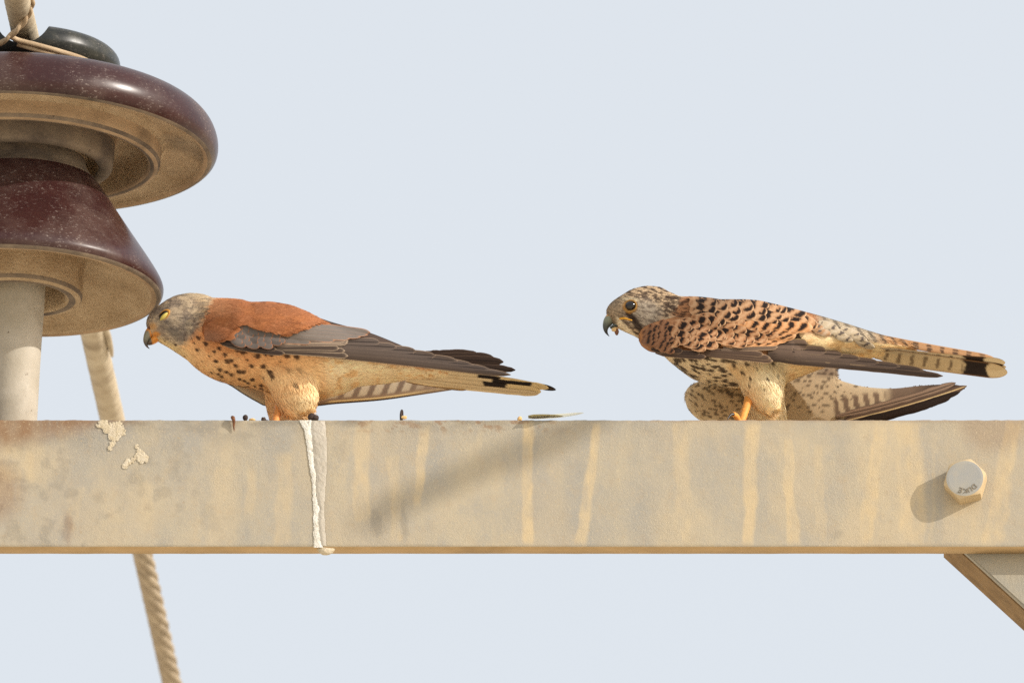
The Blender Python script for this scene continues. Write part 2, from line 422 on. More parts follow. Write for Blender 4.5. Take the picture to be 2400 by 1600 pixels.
def relief_patch(name, outline_fn, x0, x1, y0, y1, mat, parent, h=0.0012, step=2.0, seed=0):
    """a crust on the beam face: a height field cut to an irregular outline"""
    gx = np.arange(x0, x1 + step, step); gy = np.arange(y0, y1 + step, step)
    X, Y = np.meshgrid(gx, gy, indexing='ij')
    k = outline_fn(X, Y)
    hh = h * np.clip(k, 0, 1) ** .6 * (0.2 + 1.6 * fbm(X / 5, Y / 5, seed)) + 0.0003
    v = P(X, Y, -hh - .0003).reshape(-1, 3)
    f = grid_faces(len(gx), len(gy))
    keep = (k.reshape(-1)[f] > 0).any(1)
    f = f[keep]
    used = np.unique(f); remap = -np.ones(len(v), int); remap[used] = np.arange(len(used))
    return mesh_obj(name, v[used], remap[f], mat, parent)
cL = curve([(983, 702), (992, 706), (1008, 714), (1040, 720), (1076, 724), (1117, 731), (1150, 734), (1192, 735), (1240, 735), (1267, 736), (1284, 737)])
cR = curve([(983, 732), (1000, 733), (1020, 733), (1050, 735), (1076, 738), (1110, 742), (1122, 745), (1135, 742), (1180, 748), (1192, 752), (1205, 748), (1240, 750), (1267, 754), (1284, 760)])
def streak_fn(X, Y):
    l = cL(Y) + (fbm(Y / 9, X * 0, 2) - .5) * 4; r = cR(Y) - 3 + (fbm(Y / 7, X * 0 + 5, 6) - .5) * 7
    hole = sm(.6, .7, fbm(X / 6, Y / 22, 9)) * (Y < 1010) * (X > 714)
    return np.minimum(X - l, r - X) / 5.0 - hole * 2
relief_patch('dropping_streak', streak_fn, 696, 768, 984, 1281, M['dropping'], crossarm, 0.0003, 1.4, 3)
def splash_fn(cx, cy, seed, rad, tail=None):
    def f(X, Y):
        d = np.hypot(X - cx, Y - cy); a = np.arctan2(Y - cy, X - cx)
        rr = rad * (0.75 + 0.6 * fbm(np.cos(a) * 2 + 4, np.sin(a) * 2 + 4, seed)) + (fbm(X / 3.5, Y / 3.5, seed + 3) - .5) * 9
        k = (rr - d) / 5 - 2.2 * (1 - sm(.25, .5, d / rr)) * sm(.35, .5, fbm(X / 8, Y / 8, seed + 2))
        if tail:
            for tx, ty, tr in tail: k = np.maximum(k, (tr * (0.7 + .6 * fbm(X / 6, Y / 6, seed + 5)) - np.hypot(X - tx, Y - ty)) / 4)
        return k - 1.1 * sm(.58, .7, fbm(X / 5, Y / 5, seed + 9))
    return f
relief_patch('dropping_splash', splash_fn(273, 1008, 5, 20, [(243, 992, 12), (252, 1005, 11), (264, 1038, 7), (258, 1050, 5), (262, 1022, 9), (232, 996, 6)]), 222, 304, 984, 1066, M['dropping_old'], crossarm, 0.00018, 1.3, 5)
relief_patch('dropping_splash', splash_fn(331, 1070, 8, 14, [(300, 1082, 8), (293, 1091, 6), (312, 1078, 6), (322, 1046, 5), (326, 1056, 5)]), 282, 352, 1036, 1102, M['dropping_old'], crossarm, 0.00018, 1.3, 8)
relief_patch('dropping_film', lambda X, Y: np.minimum(X - (cR(Y) - 3), (764 + 3 * np.sin(Y / 40) - X)) / 7 - .2, 726, 772, 986, 1278, dusty('thin_dropping_film', (188, 180, 166), (176, 167, 152), (200, 192, 180), 60, 0.9, 0.6, 0.001, 500), crossarm, 0.0005, 2.0, 13)
# paint blob at the foot of the white streak, on the lower edge
bl = []
for k in range(9):
    a = k / 8
    bl.append(P(742 + 46 * a, 1282 + 9 * math.sin(a * 3.1) , 0.003))
v, f = tube(bl, [.0008, .002, .003, .0034, .0032, .003, .0024, .0016, .0006], 8)
mesh_obj('dropping_drip', v, f, M['dropping_old'], crossarm)

pole = empty('utility_pole')
tag(pole, 'galvanised steel pole that carries the crossarm beyond the brace', 'pole')
v, f = tube([(1.16, 0.20, -0.5), (1.16, 0.20, 3), (1.16, 0.20, Z_TOP + 0.02)], [.12, .11, .10], 24)
mesh_obj('shaft', v, f, M['pole'], pole)
v, f = tube([(1.16, 0.20, Z_TOP + 0.02), (1.16, 0.20, Z_TOP + 0.035)], [.104, .09], 24)
mesh_obj('cap', v, f, M['pole'], pole)

# ------------------------------------------------------------------ brace and bolt
brace = empty('diagonal_brace')
tag(brace, 'dusty angle steel brace running diagonally down from under the crossarm', 'brace')
b0 = P(2214, 1250, .0165); b1 = b0 + np.array([0.62, 0, -0.60])
dv = (b1 - b0) / np.linalg.norm(b1 - b0); nv = np.array([-dv[2], 0, dv[0]])      # nv: up and to the right
if nv[2] < 0: nv = -nv
def slab(o, d, n, ln, w, y0, y1):
    q = []
    for (s, t) in ((0, 0), (ln, 0), (ln, w), (0, w)):
        for y in (y0, y1):
            p = o + d * s + n * t; q.append((p[0], y, p[2]))
    bm = bmesh.new(); vs_ = [bm.verts.new(c) for c in q]
    for fc in ((0, 2, 4, 6), (7, 5, 3, 1), (0, 1, 3, 2), (2, 3, 5, 4), (4, 5, 7, 6), (6, 7, 1, 0)): bm.faces.new([vs_[i] for i in fc])
    bmesh.ops.recalc_face_normals(bm, faces=bm.faces[:])
    bmesh.ops.bevel(bm, geom=bm.edges[:], offset=0.0012, segments=2, affect='EDGES')
    return bm
for nm, args, mt in (('face_leg', (b0, dv, nv, .86, .075, .0165, .0235), 'brace'), ('lower_leg', (b0 - nv * .0005, dv, nv, .86, .0075, .0238, .074), 'brace_under')):
    bm = slab(*args); me = bpy.data.meshes.new(nm); bm.to_mesh(me); bm.free(); me.materials.append(M[mt])
    link(bpy.data.objects.new(nm, me), brace)

bolt = empty('hex_bolt')
tag(bolt, 'hexagonal bolt head stamped with letters, proud of the crossarm above the brace', 'bolt')
HB = 0.0150
bc = P(2264, 1135, 0)
RH, RF = 0.0172, 0.0146
bm = bmesh.new()
ang0 = R(-46)
nseg = 72
def hexr(a):
    k = (a - ang0) % (math.pi / 3) - math.pi / 6
    return RH * math.cos(math.pi / 6) / math.cos(k)
tl = Matrix.Rotation(R(-5), 3, 'Z') @ Matrix.Rotation(R(-1), 3, 'X')
def bp(x, z, yy): return Vector(bc) + tl @ Vector((x, yy, z))
rings = []
for kind in ('back', 'mid', 'face', 'in'):
    ring = []
    for i in range(nseg):
        a = 2 * math.pi * i / nseg; rr = hexr(a)
        if kind == 'back': q = bp(rr * math.cos(a), rr * math.sin(a), 0.001)
        elif kind == 'mid':
            q = bp(rr * math.cos(a), rr * math.sin(a), -HB + max(0.0, (rr - RF) * 0.62) + .0002)
        elif kind == 'face': q = bp(RF * .985 * math.cos(a), RF * .985 * math.sin(a), -HB)
        else: q = bp(.0126 * math.cos(a), .0126 * math.sin(a), -HB - .0002)
        ring.append(bm.verts.new(q))
    rings.append(ring)
for r0, r1 in zip(rings[:-1], rings[1:]):
    for i in range(nseg):
        fc = bm.faces.new((r0[i], r0[(i + 1) % nseg], r1[(i + 1) % nseg], r1[i])); fc.material_index = 1 if r0 is not rings[2] else 0
cap = bm.faces.new(rings[3]); cap.material_index = 0
bmesh.ops.recalc_face_normals(bm, faces=bm.faces[:])
me = bpy.data.meshes.new('bolt_head'); bm.to_mesh(me); bm.free(); me.materials.append(M['bolt']); me.materials.append(M['bolt_side'])
link(bpy.data.objects.new('bolt_head', me), bolt)
v, f = tube([bc + np.array([0, 0.001, 0]), bc + np.array([0, .055, 0])], .0095, 16)
mesh_obj('shank', v, f, M['bolt_side'], bolt)
# raised letters, upside down along the lower rim
STROKES = {'D': [[(0, 0), (0, 1), (.45, 1), (.75, .7), (.75, .3), (.45, 0), (0, 0)]],
           'U': [[(0, 1), (0, .3), (.2, 0), (.55, 0), (.75, .3), (.75, 1)]],
           'K': [[(0, 0), (0, 1)], [(.75, 1), (0, .45), (.75, 0)]],
           'E': [[(.7, 0), (0, 0), (0, 1), (.7, 1)], [(0, .5), (.55, .5)]]}
lv, lf = [], []
for ch, adeg in zip('DUKE', (-44, -66, -88, -110)):
    a = R(adeg); rr = .0103; sc = .0036
    for stp in STROKES[ch]:
        pts = []
        for (sx, sy) in stp:
            lx = (sx - .37) * sc; ly = (sy - .5) * sc
            # text reads along the rim with letter tops toward the centre, seen upside down
            ca, sa = math.cos(a), math.sin(a)
            tx, tz = sa, -ca          # reading direction, right to left along the lower rim
            pts.append(tuple(bp(rr * ca + tx * lx + ca * ly, rr * sa + tz * lx + sa * ly, -HB - .0004)))
        v, f = tube(pts, .00034, 6)
        lf += [[i + len(lv) for i in q] for q in f]; lv += v.tolist()
mesh_obj('stamped_letters', lv, lf, M['letter'], bolt)

# ------------------------------------------------------------------ insulator
YI = 0.056
ins = empty('pin_insulator')
tag(ins, 'maroon glazed two shed porcelain pin insulator standing on the crossarm', 'insulator')
IO = P(45, 678, YI)
TILT = Matrix.Rotation(R(2.4), 4, 'Y')
IM = Matrix.Translation(Vector(IO)) @ TILT
def lathe(name, prof, mats, parent, n=144):
    """prof: (radius px, photo row of the circle's centre, material slot)"""
    # refine the profile
    pr = np.array([(a, b) for a, b, _ in prof], float)
    vv, ff, fm = [], [], []
    ang = np.linspace(0, 2 * math.pi, n, endpoint=False)
    for (r_, py) in pr:
        h = (678 - py) / PXM / math.cos(TH)
        for a in ang: vv.append((r_ / PXM * math.cos(a), r_ / PXM * math.sin(a), h))
    f = grid_faces(len(pr), n, True)
    fm = np.repeat(np.array([p[2] for p in prof[1:]]), n)
    v = np.array(vv); v = (np.array(IM.to_3x3()) @ v.T).T + np.array(IM.translation)
    me_o = mesh_obj(name, v, f, mats, parent, fmat=fm)
    return me_o
def rprof(pts, n=5):
    """smooth a profile with a spline, keep slots"""
    p = np.array([(a, b) for a, b, _ in pts], float)
    out = [pts[0]]
    for i in range(len(p) - 1):
        p0 = p[max(i - 1, 0)]; p1 = p[i]; p2 = p[i + 1]; p3 = p[min(i + 2, len(p) - 1)]
        l = np.linalg.norm(p2 - p1)
        m1 = (p2 - p0); m2 = (p3 - p1)
        m1 = m1 / (np.linalg.norm(m1) + 1e-9) * l; m2 = m2 / (np.linalg.norm(m2) + 1e-9) * l
        for k in range(1, n + 1):
            t = k / n
            q = ((1 + 2 * t) * (1 - t) ** 2 * p1 + t * (1 - t) ** 2 * m1 + t * t * (3 - 2 * t) * p2 + t * t * (t - 1) * m2)
            out.append((max(q[0], 0.01), q[1], pts[i + 1][2]))
    return out
slots = [M['glaze'], M['dust_under'], M['dust_ring'], M['cement'], M['black_glaze'], M['dark_ring']]
low_p = [(140, 372, 5), (146, 392, 5), (158, 410, 5), (172, 424, 5), (205, 468, 0), (232, 506, 0), (258, 542, 0), (283, 576, 0), (308, 610, 0), (326, 636, 0), (337, 655, 0), (340, 668, 0), (335, 680, 0),
         (324, 686, 5), (312, 684, 2), (303, 674, 1), (294, 662, 1), (275, 650, 1), (220, 628, 1), (174, 610, 1), (157, 610, 1), (151, 630, 1), (150, 688, 1), (146, 697, 5), (134, 700, 1), (118, 699, 5), (110, 692, 1), (107, 670, 1), (104, 640, 1), (80, 634, 1), (50, 634, 1)]
lathe('lower_shed', rprof(low_p), slots, ins)
up_p = [(165, 214, 0), (230, 222, 0), (300, 230, 0), (370, 241, 0), (408, 254, 0), (434, 276, 0), (448, 302, 0), (452, 326, 0), (448, 344, 0), (438, 354, 0),
        (428, 357, 5), (418, 352, 2), (410, 343, 1), (392, 335, 1), (350, 326, 1), (328, 324, 1), (319, 336, 1), (317, 366, 2), (312, 374, 5), (303, 377, 2), (294, 375, 5), (288, 368, 2), (286, 330, 1), (278, 312, 1), (245, 308, 1), (215, 312, 1), (208, 330, 2), (206, 374, 5), (202, 386, 5), (190, 391, 5), (178, 389, 5), (171, 382, 5), (169, 355, 1), (160, 346, 1), (142, 346, 1), (138, 372, 1)]
lathe('upper_shed', rprof(up_p), slots, ins)
head_p = [(0.5, 110, 4), (80, 109, 4), (150, 109, 4), (188, 114, 4), (206, 127, 4), (212, 146, 4), (211, 158, 4), (202, 172, 4), (186, 182, 4), (172, 190, 3), (168, 200, 3), (166, 212, 3), (165, 222, 3), (100, 224, 3), (0.5, 224, 3)]
head = lathe('grooved_head', rprof(head_p, 4), slots, ins)
# cut the top groove for the conductor
cab_a = P(66, 112, YI)
cab_b = Pz(402, 1594, float(cab_a[2]) - 0.02)
cdir = (cab_b - cab_a) / np.linalg.norm(cab_b - cab_a)
gz = cab_a + np.array([0.0012, 0, -0.0010])
v, f = tube([gz - cdir * .3, gz + cdir * .3], .0205, 40)
cut = mesh_obj('groove_cutter', v, f, M['cement'])
md = head.modifiers.new('groove', 'BOOLEAN'); md.object = cut; md.operation = 'DIFFERENCE'; md.solver = 'EXACT'
dg = bpy.context.evaluated_depsgraph_get()
nm = bpy.data.meshes.new_from_object(head.evaluated_get(dg)); head.modifiers.clear(); head.data = nm
nm.set_sharp_from_angle(angle=R(35))
bpy.data.objects.remove(cut)
# pin
pin_p = [(62, 625, 0), (60, 700, 0), (59, 860, 0), (59, 1012, 0)]
def axis_pt(py, r_=0): return np.array(IM @ Vector((0, 0, (678 - py) / PXM / math.cos(TH))))
a0 = axis_pt(628); a1 = axis_pt(1040); tpar = (a0[2] - (Z_TOP - .0004)) / (a0[2] - a1[2]); a1 = a0 + (a1 - a0) * tpar
v, f = tube([a0 + (a1 - a0) * t for t in np.linspace(0, 1, 12)], [.0208, .0206, .0205, .0203, .02, .0198, .0197, .0196, .0196, .0196, .0196, .0196], 40)
mesh_obj('pin', v, f, M['pin'], ins)

# ------------------------------------------------------------------ conductor, tie wires
cond = empty('conductor_cable')
tag(cond, 'stranded power conductor with wrapped armour tape passing over the insulator head', 'cable')
near = cab_a - cdir * 1.6; far = cab_a + cdir * 3.2
tape_end = Pz(284, 1080, float(cab_a[2])); tlen = np.linalg.norm(tape_end - cab_a)
ss = np.arange(-1.0, tlen, 0.0011)
wr = 0.0101 + 0.00035 * np.abs(np.sin(ss * math.pi / 0.0125)) + 0.0004 * (fbm(ss * 60, ss * 0, 61) - .5)
wr = wr * np.where(ss > tlen - .01, 0.93, 1)
v, f = tube(cab_a + ss[:, None] * cdir, wr, 24)
mesh_obj('tape_wrap', v, f, M['tape'], cond)
# a loose tape end
pt = [cab_a + cdir * (tlen * .62) + np.array([.0098, -.002, 0]), cab_a + cdir * (tlen * .66) + np.array([.012, -.003, -.001]), cab_a + cdir * (tlen * .70) + np.array([.0125, -.003, -.004])]
v, f = tube(spline(pt, 10), [.0012, .0022, .0028, .003, .003, .0028, .0026, .0022, .0016, .0008], 8)
mesh_obj('loose_tape_end', v, f, M['tape'], cond)
e1 = np.cross(cdir, [0, 0, 1]); e1 /= np.linalg.norm(e1); e2 = np.cross(e1, cdir)
ss = np.arange(tlen - .05, tlen + 2.3, 0.004)
for k in range(7):
    a = 2 * math.pi * k / 7 + ss * 2 * math.pi / 0.23
    path = cab_a + ss[:, None] * cdir + 0.0058 * (np.cos(a)[:, None] * e1 + np.sin(a)[:, None] * e2) + np.array([0, 0, 1]) * (0)
    v, f = tube(path, .0030, 10)
    mesh_obj('strand', v, f, M['strand'], cond)
v, f = tube([cab_a + (tlen - .05) * cdir, cab_a + (tlen + 2.3) * cdir], .0048, 10)
mesh_obj('core', v, f, M['strand'], cond)

tie = empty('tie_wire'); tag(tie, 'twisted tie wire looped round the conductor and insulator head groove', 'wire')
yt = YI
w1 = spline([P(82, -60, yt - .125), P(76, -10, yt - .108), P(72, 18, yt - .098), P(60, 46, yt - .092), P(36, 74, yt - .088), P(4, 100, yt - .082), P(-40, 122, yt - .07), P(-90, 150, yt - .04)], 60)
for k in (0, 1):
    s_ = np.linspace(0, 1, 60); a = s_ * 26 + k * math.pi
    off = .0013 * np.stack([np.cos(a), np.sin(a), np.sin(a) * .4], -1)
    v, f = tube(w1 + off, .0017, 8); mesh_obj('wire_loop', v, f, M['wire'], tie)
w2 = spline([P(22, 84, yt - .085), P(44, 95, yt - .078), P(90, 107, yt - .074), P(140, 121, yt - .067), P(190, 137, yt - .054), P(225, 156, yt - .03), P(236, 178, yt)], 50)
v, f = tube(w2, .0021, 10); mesh_obj('wire_loop', v, f, M['wire'], tie)
w3 = spline([P(40, 104, yt - .074), P(80, 116, yt - .072), P(130, 130, yt - .066), P(170, 141, yt - .056), P(215, 165, yt - .03)], 40)
v, f = tube(w3, .0019, 10); mesh_obj('wire_loop', v, f, M['wire'], tie)

# ================================================================== birds
SINT, COST = math.sin(TH), math.cos(TH)
class Body:
    """a closed body lofted from the upper and lower outline and the half width (mm); knows its near surface"""
    def __init__(s, top, bot, wid, ymid):
        s.T = curve(top); s.B = curve(bot); s.W = curve(wid); s.y = ymid
        s.x0, s.x1 = top[0][0], top[-1][0]
    def sec(s, px):
        t, b = s.T(px), s.B(px); c = (t + b) / 2; r = np.maximum((b - t) / 2, .4) / PXM
        w = np.minimum(s.W(px) / 1000, r / SINT * .9)
        a = np.sqrt(np.maximum(r * r - (w * SINT) ** 2, 1e-10)) / COST
        return c, r, w, a
    def depth(s, px, py):
        """how far in front of the mid plane the visible near surface lies"""
        c, r, w, a = s.sec(px)
        v = np.clip((c - py) / PXM / r, -1, 1)
        ph = np.arcsin(v) - np.arctan2(w * SINT, a * COST)
        return w * np.cos(ph)
    def loft(s, n=150, m=72, power=1.0):
        u = np.linspace(0, 1, n); q = (1 - np.cos(u * math.pi)) / 2; q = .55 * q + .45 * u
        px = s.x0 + (s.x1 - s.x0) * q
        c, r, w, a = s.sec(px)
        cen = P(px, c, s.y)
        ph = np.linspace(0, 2 * math.pi, m, endpoint=False)
        v = np.zeros((n, m, 3))
        v[..., 0] = cen[:, None, 0]
        v[..., 1] = s.y - w[:, None] * np.cos(ph)
        v[..., 2] = cen[:, None, 2] + a[:, None] * np.sin(ph)
        f = grid_faces(n, m, True).tolist()
        f.append(list(range(m))[::-1]); f.append([(n - 1) * m + k for k in range(m)])
        return v.reshape(-1, 3), f

def limb_loft(rows, ymid, wid, n=40, m=32):
    """rows: (py, left px, right px); horizontal elliptic sections"""
    Lf = curve([(r_[0], r_[1]) for r_ in rows]); Rf = curve([(r_[0], r_[2]) for r_ in rows])
    Wf = curve(wid)
    py = np.linspace(rows[0][0], rows[-1][0], n)
    l, r_ = Lf(py), Rf(py); c = (l + r_) / 2; hw = (r_ - l) / 2 / PXM; w = Wf(py) / 1000
    cen = P(c, py, ymid)
    ph = np.linspace(0, 2 * math.pi, m, endpoint=False)
    v = np.zeros((n, m, 3))
    v[..., 0] = cen[:, None, 0] + hw[:, None] * np.cos(ph); v[..., 1] = ymid + w[:, None] * np.sin(ph); v[..., 2] = cen[:, None, 2]
    f = grid_faces(n, m, True).tolist()
    f.append(list(range(m))[::-1]); f.append([(n - 1) * m + k for k in range(m)])
    return v.reshape(-1, 3), f

def fuse(name, shells, voxel, smooth_it, parent):
    vv, ff = [], []
    for v, f in shells:
        ff += [[i + len(vv) for i in q] for q in f]; vv += v.tolist()
    o = mesh_obj(name, vv, ff, M['plume'], parent)
    bm = bmesh.new(); bm.from_mesh(o.data); bmesh.ops.recalc_face_normals(bm, faces=bm.faces[:]); bm.to_mesh(o.data); bm.free()
    md = o.modifiers.new('r', 'REMESH'); md.mode = 'VOXEL'; md.voxel_size = voxel
    ms = o.modifiers.new('s', 'SMOOTH'); ms.iterations = smooth_it; ms.factor = .5
    dg = bpy.context.evaluated_depsgraph_get(); dg.update()
    me = bpy.data.meshes.new_from_object(o.evaluated_get(dg)); o.modifiers.clear(); o.data = me
    me.name = name
    if not me.materials: me.materials.append(M['plume'])
    me.polygons.foreach_set('use_smooth', np.ones(len(me.polygons), bool))
    return o
def near_px(v, ymid):
    """photo position of each vertex, the far half mirrored to the near side so both flanks carry the same pattern"""
    w = v.copy(); w[:, 1] = ymid - np.abs(w[:, 1] - ymid)
    return proj(w)
def set_col(o, col):
    me = o.data; a = me.attributes.get('Col') or me.attributes.new('Col', 'FLOAT_COLOR', 'POINT')
    c4 = np.ones((len(me.vertices), 4), np.float32); c4[:, :3] = np.clip(col, 0, 1); a.data.foreach_set('color', c4.ravel())
def verts_of(o):
    v = np.empty(len(o.data.vertices) * 3, np.float32); o.data.vertices.foreach_get('co', v); return v.reshape(-1, 3).astype(float)

def barbs(name, body, ymid, colf, flowf, lenf, n, parent, skip=None, width=.00045, lift=.065, far=.35, seed=1, jit=.12):
    """plumage: thin tapered barbs lying on the body along the feather flow, one mesh"""
    r = np.random.default_rng(seed)
    me = body.data; nf = len(me.polygons)
    ar = np.empty(nf, np.float32); me.polygons.foreach_get('area', ar)
    ce = np.empty(nf * 3, np.float32); me.polygons.foreach_get('center', ce); ce = ce.reshape(-1, 3).astype(float)
    no = np.empty(nf * 3, np.float32); me.polygons.foreach_get('normal', no); no = no.reshape(-1, 3).astype(float)
    wgt = ar * np.where(ce[:, 1] < ymid + .004, 1.0, far)
    px, py = near_px(ce, ymid)
    if skip is not None: wgt = wgt * np.where(skip(px, py) & (ce[:, 1] < ymid), 0.0, 1.0)
    idx = r.choice(nf, n, p=wgt / wgt.sum())
    p = ce[idx] + r.normal(0, .0006, (n, 3)); nn = no[idx]
    p -= nn * np.sum((p - ce[idx]) * nn, 1)[:, None]
    px, py = near_px(p, ymid)
    fx, fy = flowf(px, py)
    d = np.stack([fx, 0 * fx, -fy], -1) + r.normal(0, jit, (n, 3))
    d -= nn * np.sum(d * nn, 1)[:, None]; d /= np.linalg.norm(d, axis=1)[:, None] + 1e-9
    sd = np.cross(nn, d)
    ln = lenf(px, py) / 1000 * r.uniform(.65, 1.2, n)
    jc = (1 + r.normal(0, .10, n))[:, None]
    w = width * r.uniform(.7, 1.3, n)
    bend = r.normal(0, .10, n)
    V = np.zeros((n, 7, 3)); lf = lift * r.uniform(.5, 1.5, n)
    for k, (t, ww) in enumerate(((0, .8), (.4, 1.0), (.75, .7))):
        c = p + d * (ln * t)[:, None] + nn * (.0002 + ln * lf * t * (1 - .55 * t))[:, None] + sd * (ln * bend * t * t)[:, None]
        V[:, 2 * k] = c - sd * (w * ww)[:, None]; V[:, 2 * k + 1] = c + sd * (w * ww)[:, None]
    V[:, 6] = p + d * ln[:, None] + nn * (.0002 + ln * lf * .45)[:, None] + sd * (ln * bend)[:, None]
    cl = []
    for t in (0, .4, .75, 1.0):
        q0, q1 = near_px(p + d * (ln * (t - .22))[:, None], ymid); cl.append(colf(q0, q1) * jc)
    col7 = np.stack([cl[0], cl[0], cl[1], cl[1], cl[2], cl[2], cl[3]], 1).reshape(-1, 3)
    b = (np.arange(n) * 7)[:, None]
    q = np.concatenate([b + [[0, 1, 3, 2]], b + [[2, 3, 5, 4]]]).tolist() + (b + [[4, 5, 6]]).tolist()
    o = mesh_obj(name, V.reshape(-1, 3), q, M['plume'], parent, col7)
    o['kind'] = 'stuff'
    return o

FE = 0
def feather(name, parent, base, ctrl, tip, hw, sfun, ymid, colf, off=(0, 0), nl=20, nw=9, root=.16, tipf=.22, camber=.0006, sharp=2.0, ragged=0.0, topf=None):
    global FE; FE += 1
    t = np.linspace(0, 1, nl) ** .95; u = np.linspace(-1, 1, nw)
    b, c, e = (np.array(q, float) for q in (base, ctrl, tip))
    cen = ((1 - t) ** 2)[:, None] * b + (2 * t * (1 - t))[:, None] * c + (t * t)[:, None] * e
    tg = np.gradient(cen, axis=0); tg /= np.linalg.norm(tg, axis=1)[:, None]
    nr = np.stack([-tg[:, 1], tg[:, 0]], -1)
    prof = np.minimum(1, (.35 + .65 * t / root)) * np.where(t > 1 - tipf, np.maximum(1 - np.abs((t - 1 + tipf) / tipf) ** sharp, 0.02) ** .55, 1)
    T, Uu = np.meshgrid(t, u, indexing='ij')
    W = hw * prof[:, None]
    if ragged: W = W * (1 + ragged * (vnoise(T * 22 + FE * 3.1, Uu * 0 + (Uu > 0) * 9, 55) - .5) * np.abs(Uu))
    px = cen[:, None, 0] + nr[:, None, 0] * Uu * W; py = cen[:, None, 1] + nr[:, None, 1] * Uu * W
    if topf is not None: py = np.maximum(py, topf(px))
    s = sfun(px, py) + off[0] + (off[1] - off[0]) * T + camber * (1 - Uu ** 2)
    v = P(px, py, ymid - s).reshape(-1, 3)
    col = colf(T.ravel(), Uu.ravel(), px.ravel(), py.ravel())
    # fine barb structure across the vane
    ba = 1 + .10 * (vnoise(T.ravel() * 60 - np.abs(Uu.ravel()) * 8, Uu.ravel() * 2 + FE * 7.3, 91) - .5)
    return mesh_obj(name, v, grid_faces(nl, nw), M['plume'], parent, col * ba[:, None])

def edged(main, edge, shaft=None, e0=.72, tip0=.90, var=.08):
    main = lin(*main); edge = lin(*edge); k = 1 + rnd.uniform(-var, var)
    def f(t, u, px, py):
        c = np.repeat((main * k)[None], len(t), 0)
        if shaft is not None: c = mix(c, lin(*shaft), 1 - sm(.05, .16, np.abs(u)))
        return mix(c, edge, np.maximum(sm(e0, e0 + .2, np.abs(u)), sm(tip0, tip0 + .07, t)))
    return f
def spots_mask(px, py, spots, flowf=None):
    m = np.zeros_like(px)
    for (x, y, rx, ry, s) in spots:
        near = (np.abs(px - x) < 4 * rx) & (np.abs(py - y) < 4 * rx)
        if not near.any(): continue
        a = 0.0
        if flowf is not None:
            fx, fy = flowf(np.array([x]), np.array([y])); a = math.atan2(fy[0], fx[0])
        dx, dy = px[near] - x, py[near] - y
        q = (dx * math.cos(a) + dy * math.sin(a)) / rx; w = (-dx * math.sin(a) + dy * math.cos(a)) / ry
        w = w * (1 + .35 * np.clip(-q, -1, 1))
        d = np.hypot(q, w) + .25 * (vnoise(px[near] / 2.2, py[near] / 2.2, 3) - .5)
        m[near] = np.maximum(m[near], s * (1 - sm(.7, 1.15, d)))
    return m
def line_x(pts):
    """x of a border given y"""
    return curve(sorted([(b, a) for a, b in pts]))

def beak(parent, ymid, upper, lower, culm_col, cere_col, cere_cut, name='beak'):
    """mandibles lofted along their curve: rows (px, py, half height px, half width px)"""
    objs = []
    for nm, rows in (('upper_mandible', upper), ('lower_mandible', lower)):
        r_ = spline(np.array(rows, float), 40)
        cen2 = r_[:, :2]; tg = np.gradient(cen2, axis=0); tg /= np.linalg.norm(tg, axis=1)[:, None] + 1e-9
        nr = np.stack([-tg[:, 1], tg[:, 0]], -1)
        a = np.linspace(0, 2 * math.pi, 20, endpoint=False)
        px = cen2[:, None, 0] + nr[:, None, 0] * np.sin(a) * r_[:, 2:3]; py = cen2[:, None, 1] + nr[:, None, 1] * np.sin(a) * r_[:, 2:3]
        y = ymid - np.cos(a)[None, :] * np.maximum(r_[:, 3:4], .3) / PXM
        # image rows are given for the mid plane, so lay the near wall back onto it
        v = P(px, py, ymid); v[..., 1] = y
        col = culm_col(px.ravel(), py.ravel())
        k = cere_cut(px.ravel(), py.ravel())
        col = mix(col, lin(*cere_col), k)
        f = grid_faces(40, 20, True).tolist(); f.append(list(range(20))[::-1]); f.append([39 * 20 + q for q in range(20)])
        objs.append(mesh_obj(nm, v.reshape(-1, 3), f, M['beak'], parent, col))
    return objs
def ball(name, cen, r, mat, parent, squash=1.0, rot=None, col=None, scl=(1, 1, 1)):
    bm = bmesh.new(); bmesh.ops.create_uvsphere(bm, u_segments=24, v_segments=16, radius=r)
    for v in bm.verts:
        p = Vector((v.co.x * scl[0], v.co.y * scl[1], v.co.z * scl[2]))
        if rot is not None: p = rot @ p
        v.co = p + Vector(cen)
    me = bpy.data.meshes.new(name); bm.to_mesh(me); bm.free(); me.materials.append(mat)
    me.polygons.foreach_set('use_smooth', np.ones(len(me.polygons), bool))
    if col is not None:
        a = me.attributes.new('Col', 'FLOAT_COLOR', 'POINT'); a.data.foreach_set('color', np.tile(np.append(lin(*col), 1).astype(np.float32), len(me.vertices)))
    return link(bpy.data.objects.new(name, me), parent)
def torus(name, cen, r0, r1, mat, parent, rot, col, sx=1.0, sz=1.0):
    n, m = 32, 10; v = []
    for i in range(n):
        a = 2 * math.pi * i / n
        for j in range(m):
            b = 2 * math.pi * j / m; q = r0 + r1 * math.cos(b)
            v.append(tuple(Vector(cen) + rot @ Vector((q * math.cos(a) * sx, r1 * .7 * math.sin(b), q * math.sin(a) * sz))))
    f = grid_faces(n, m, True).tolist()
    f += [[(n - 1) * m + j, (n - 1) * m + (j + 1) % m, (j + 1) % m, j] for j in range(m)]
    return mesh_obj(name, v, f, mat, parent, np.repeat(lin(*col)[None], len(v), 0))
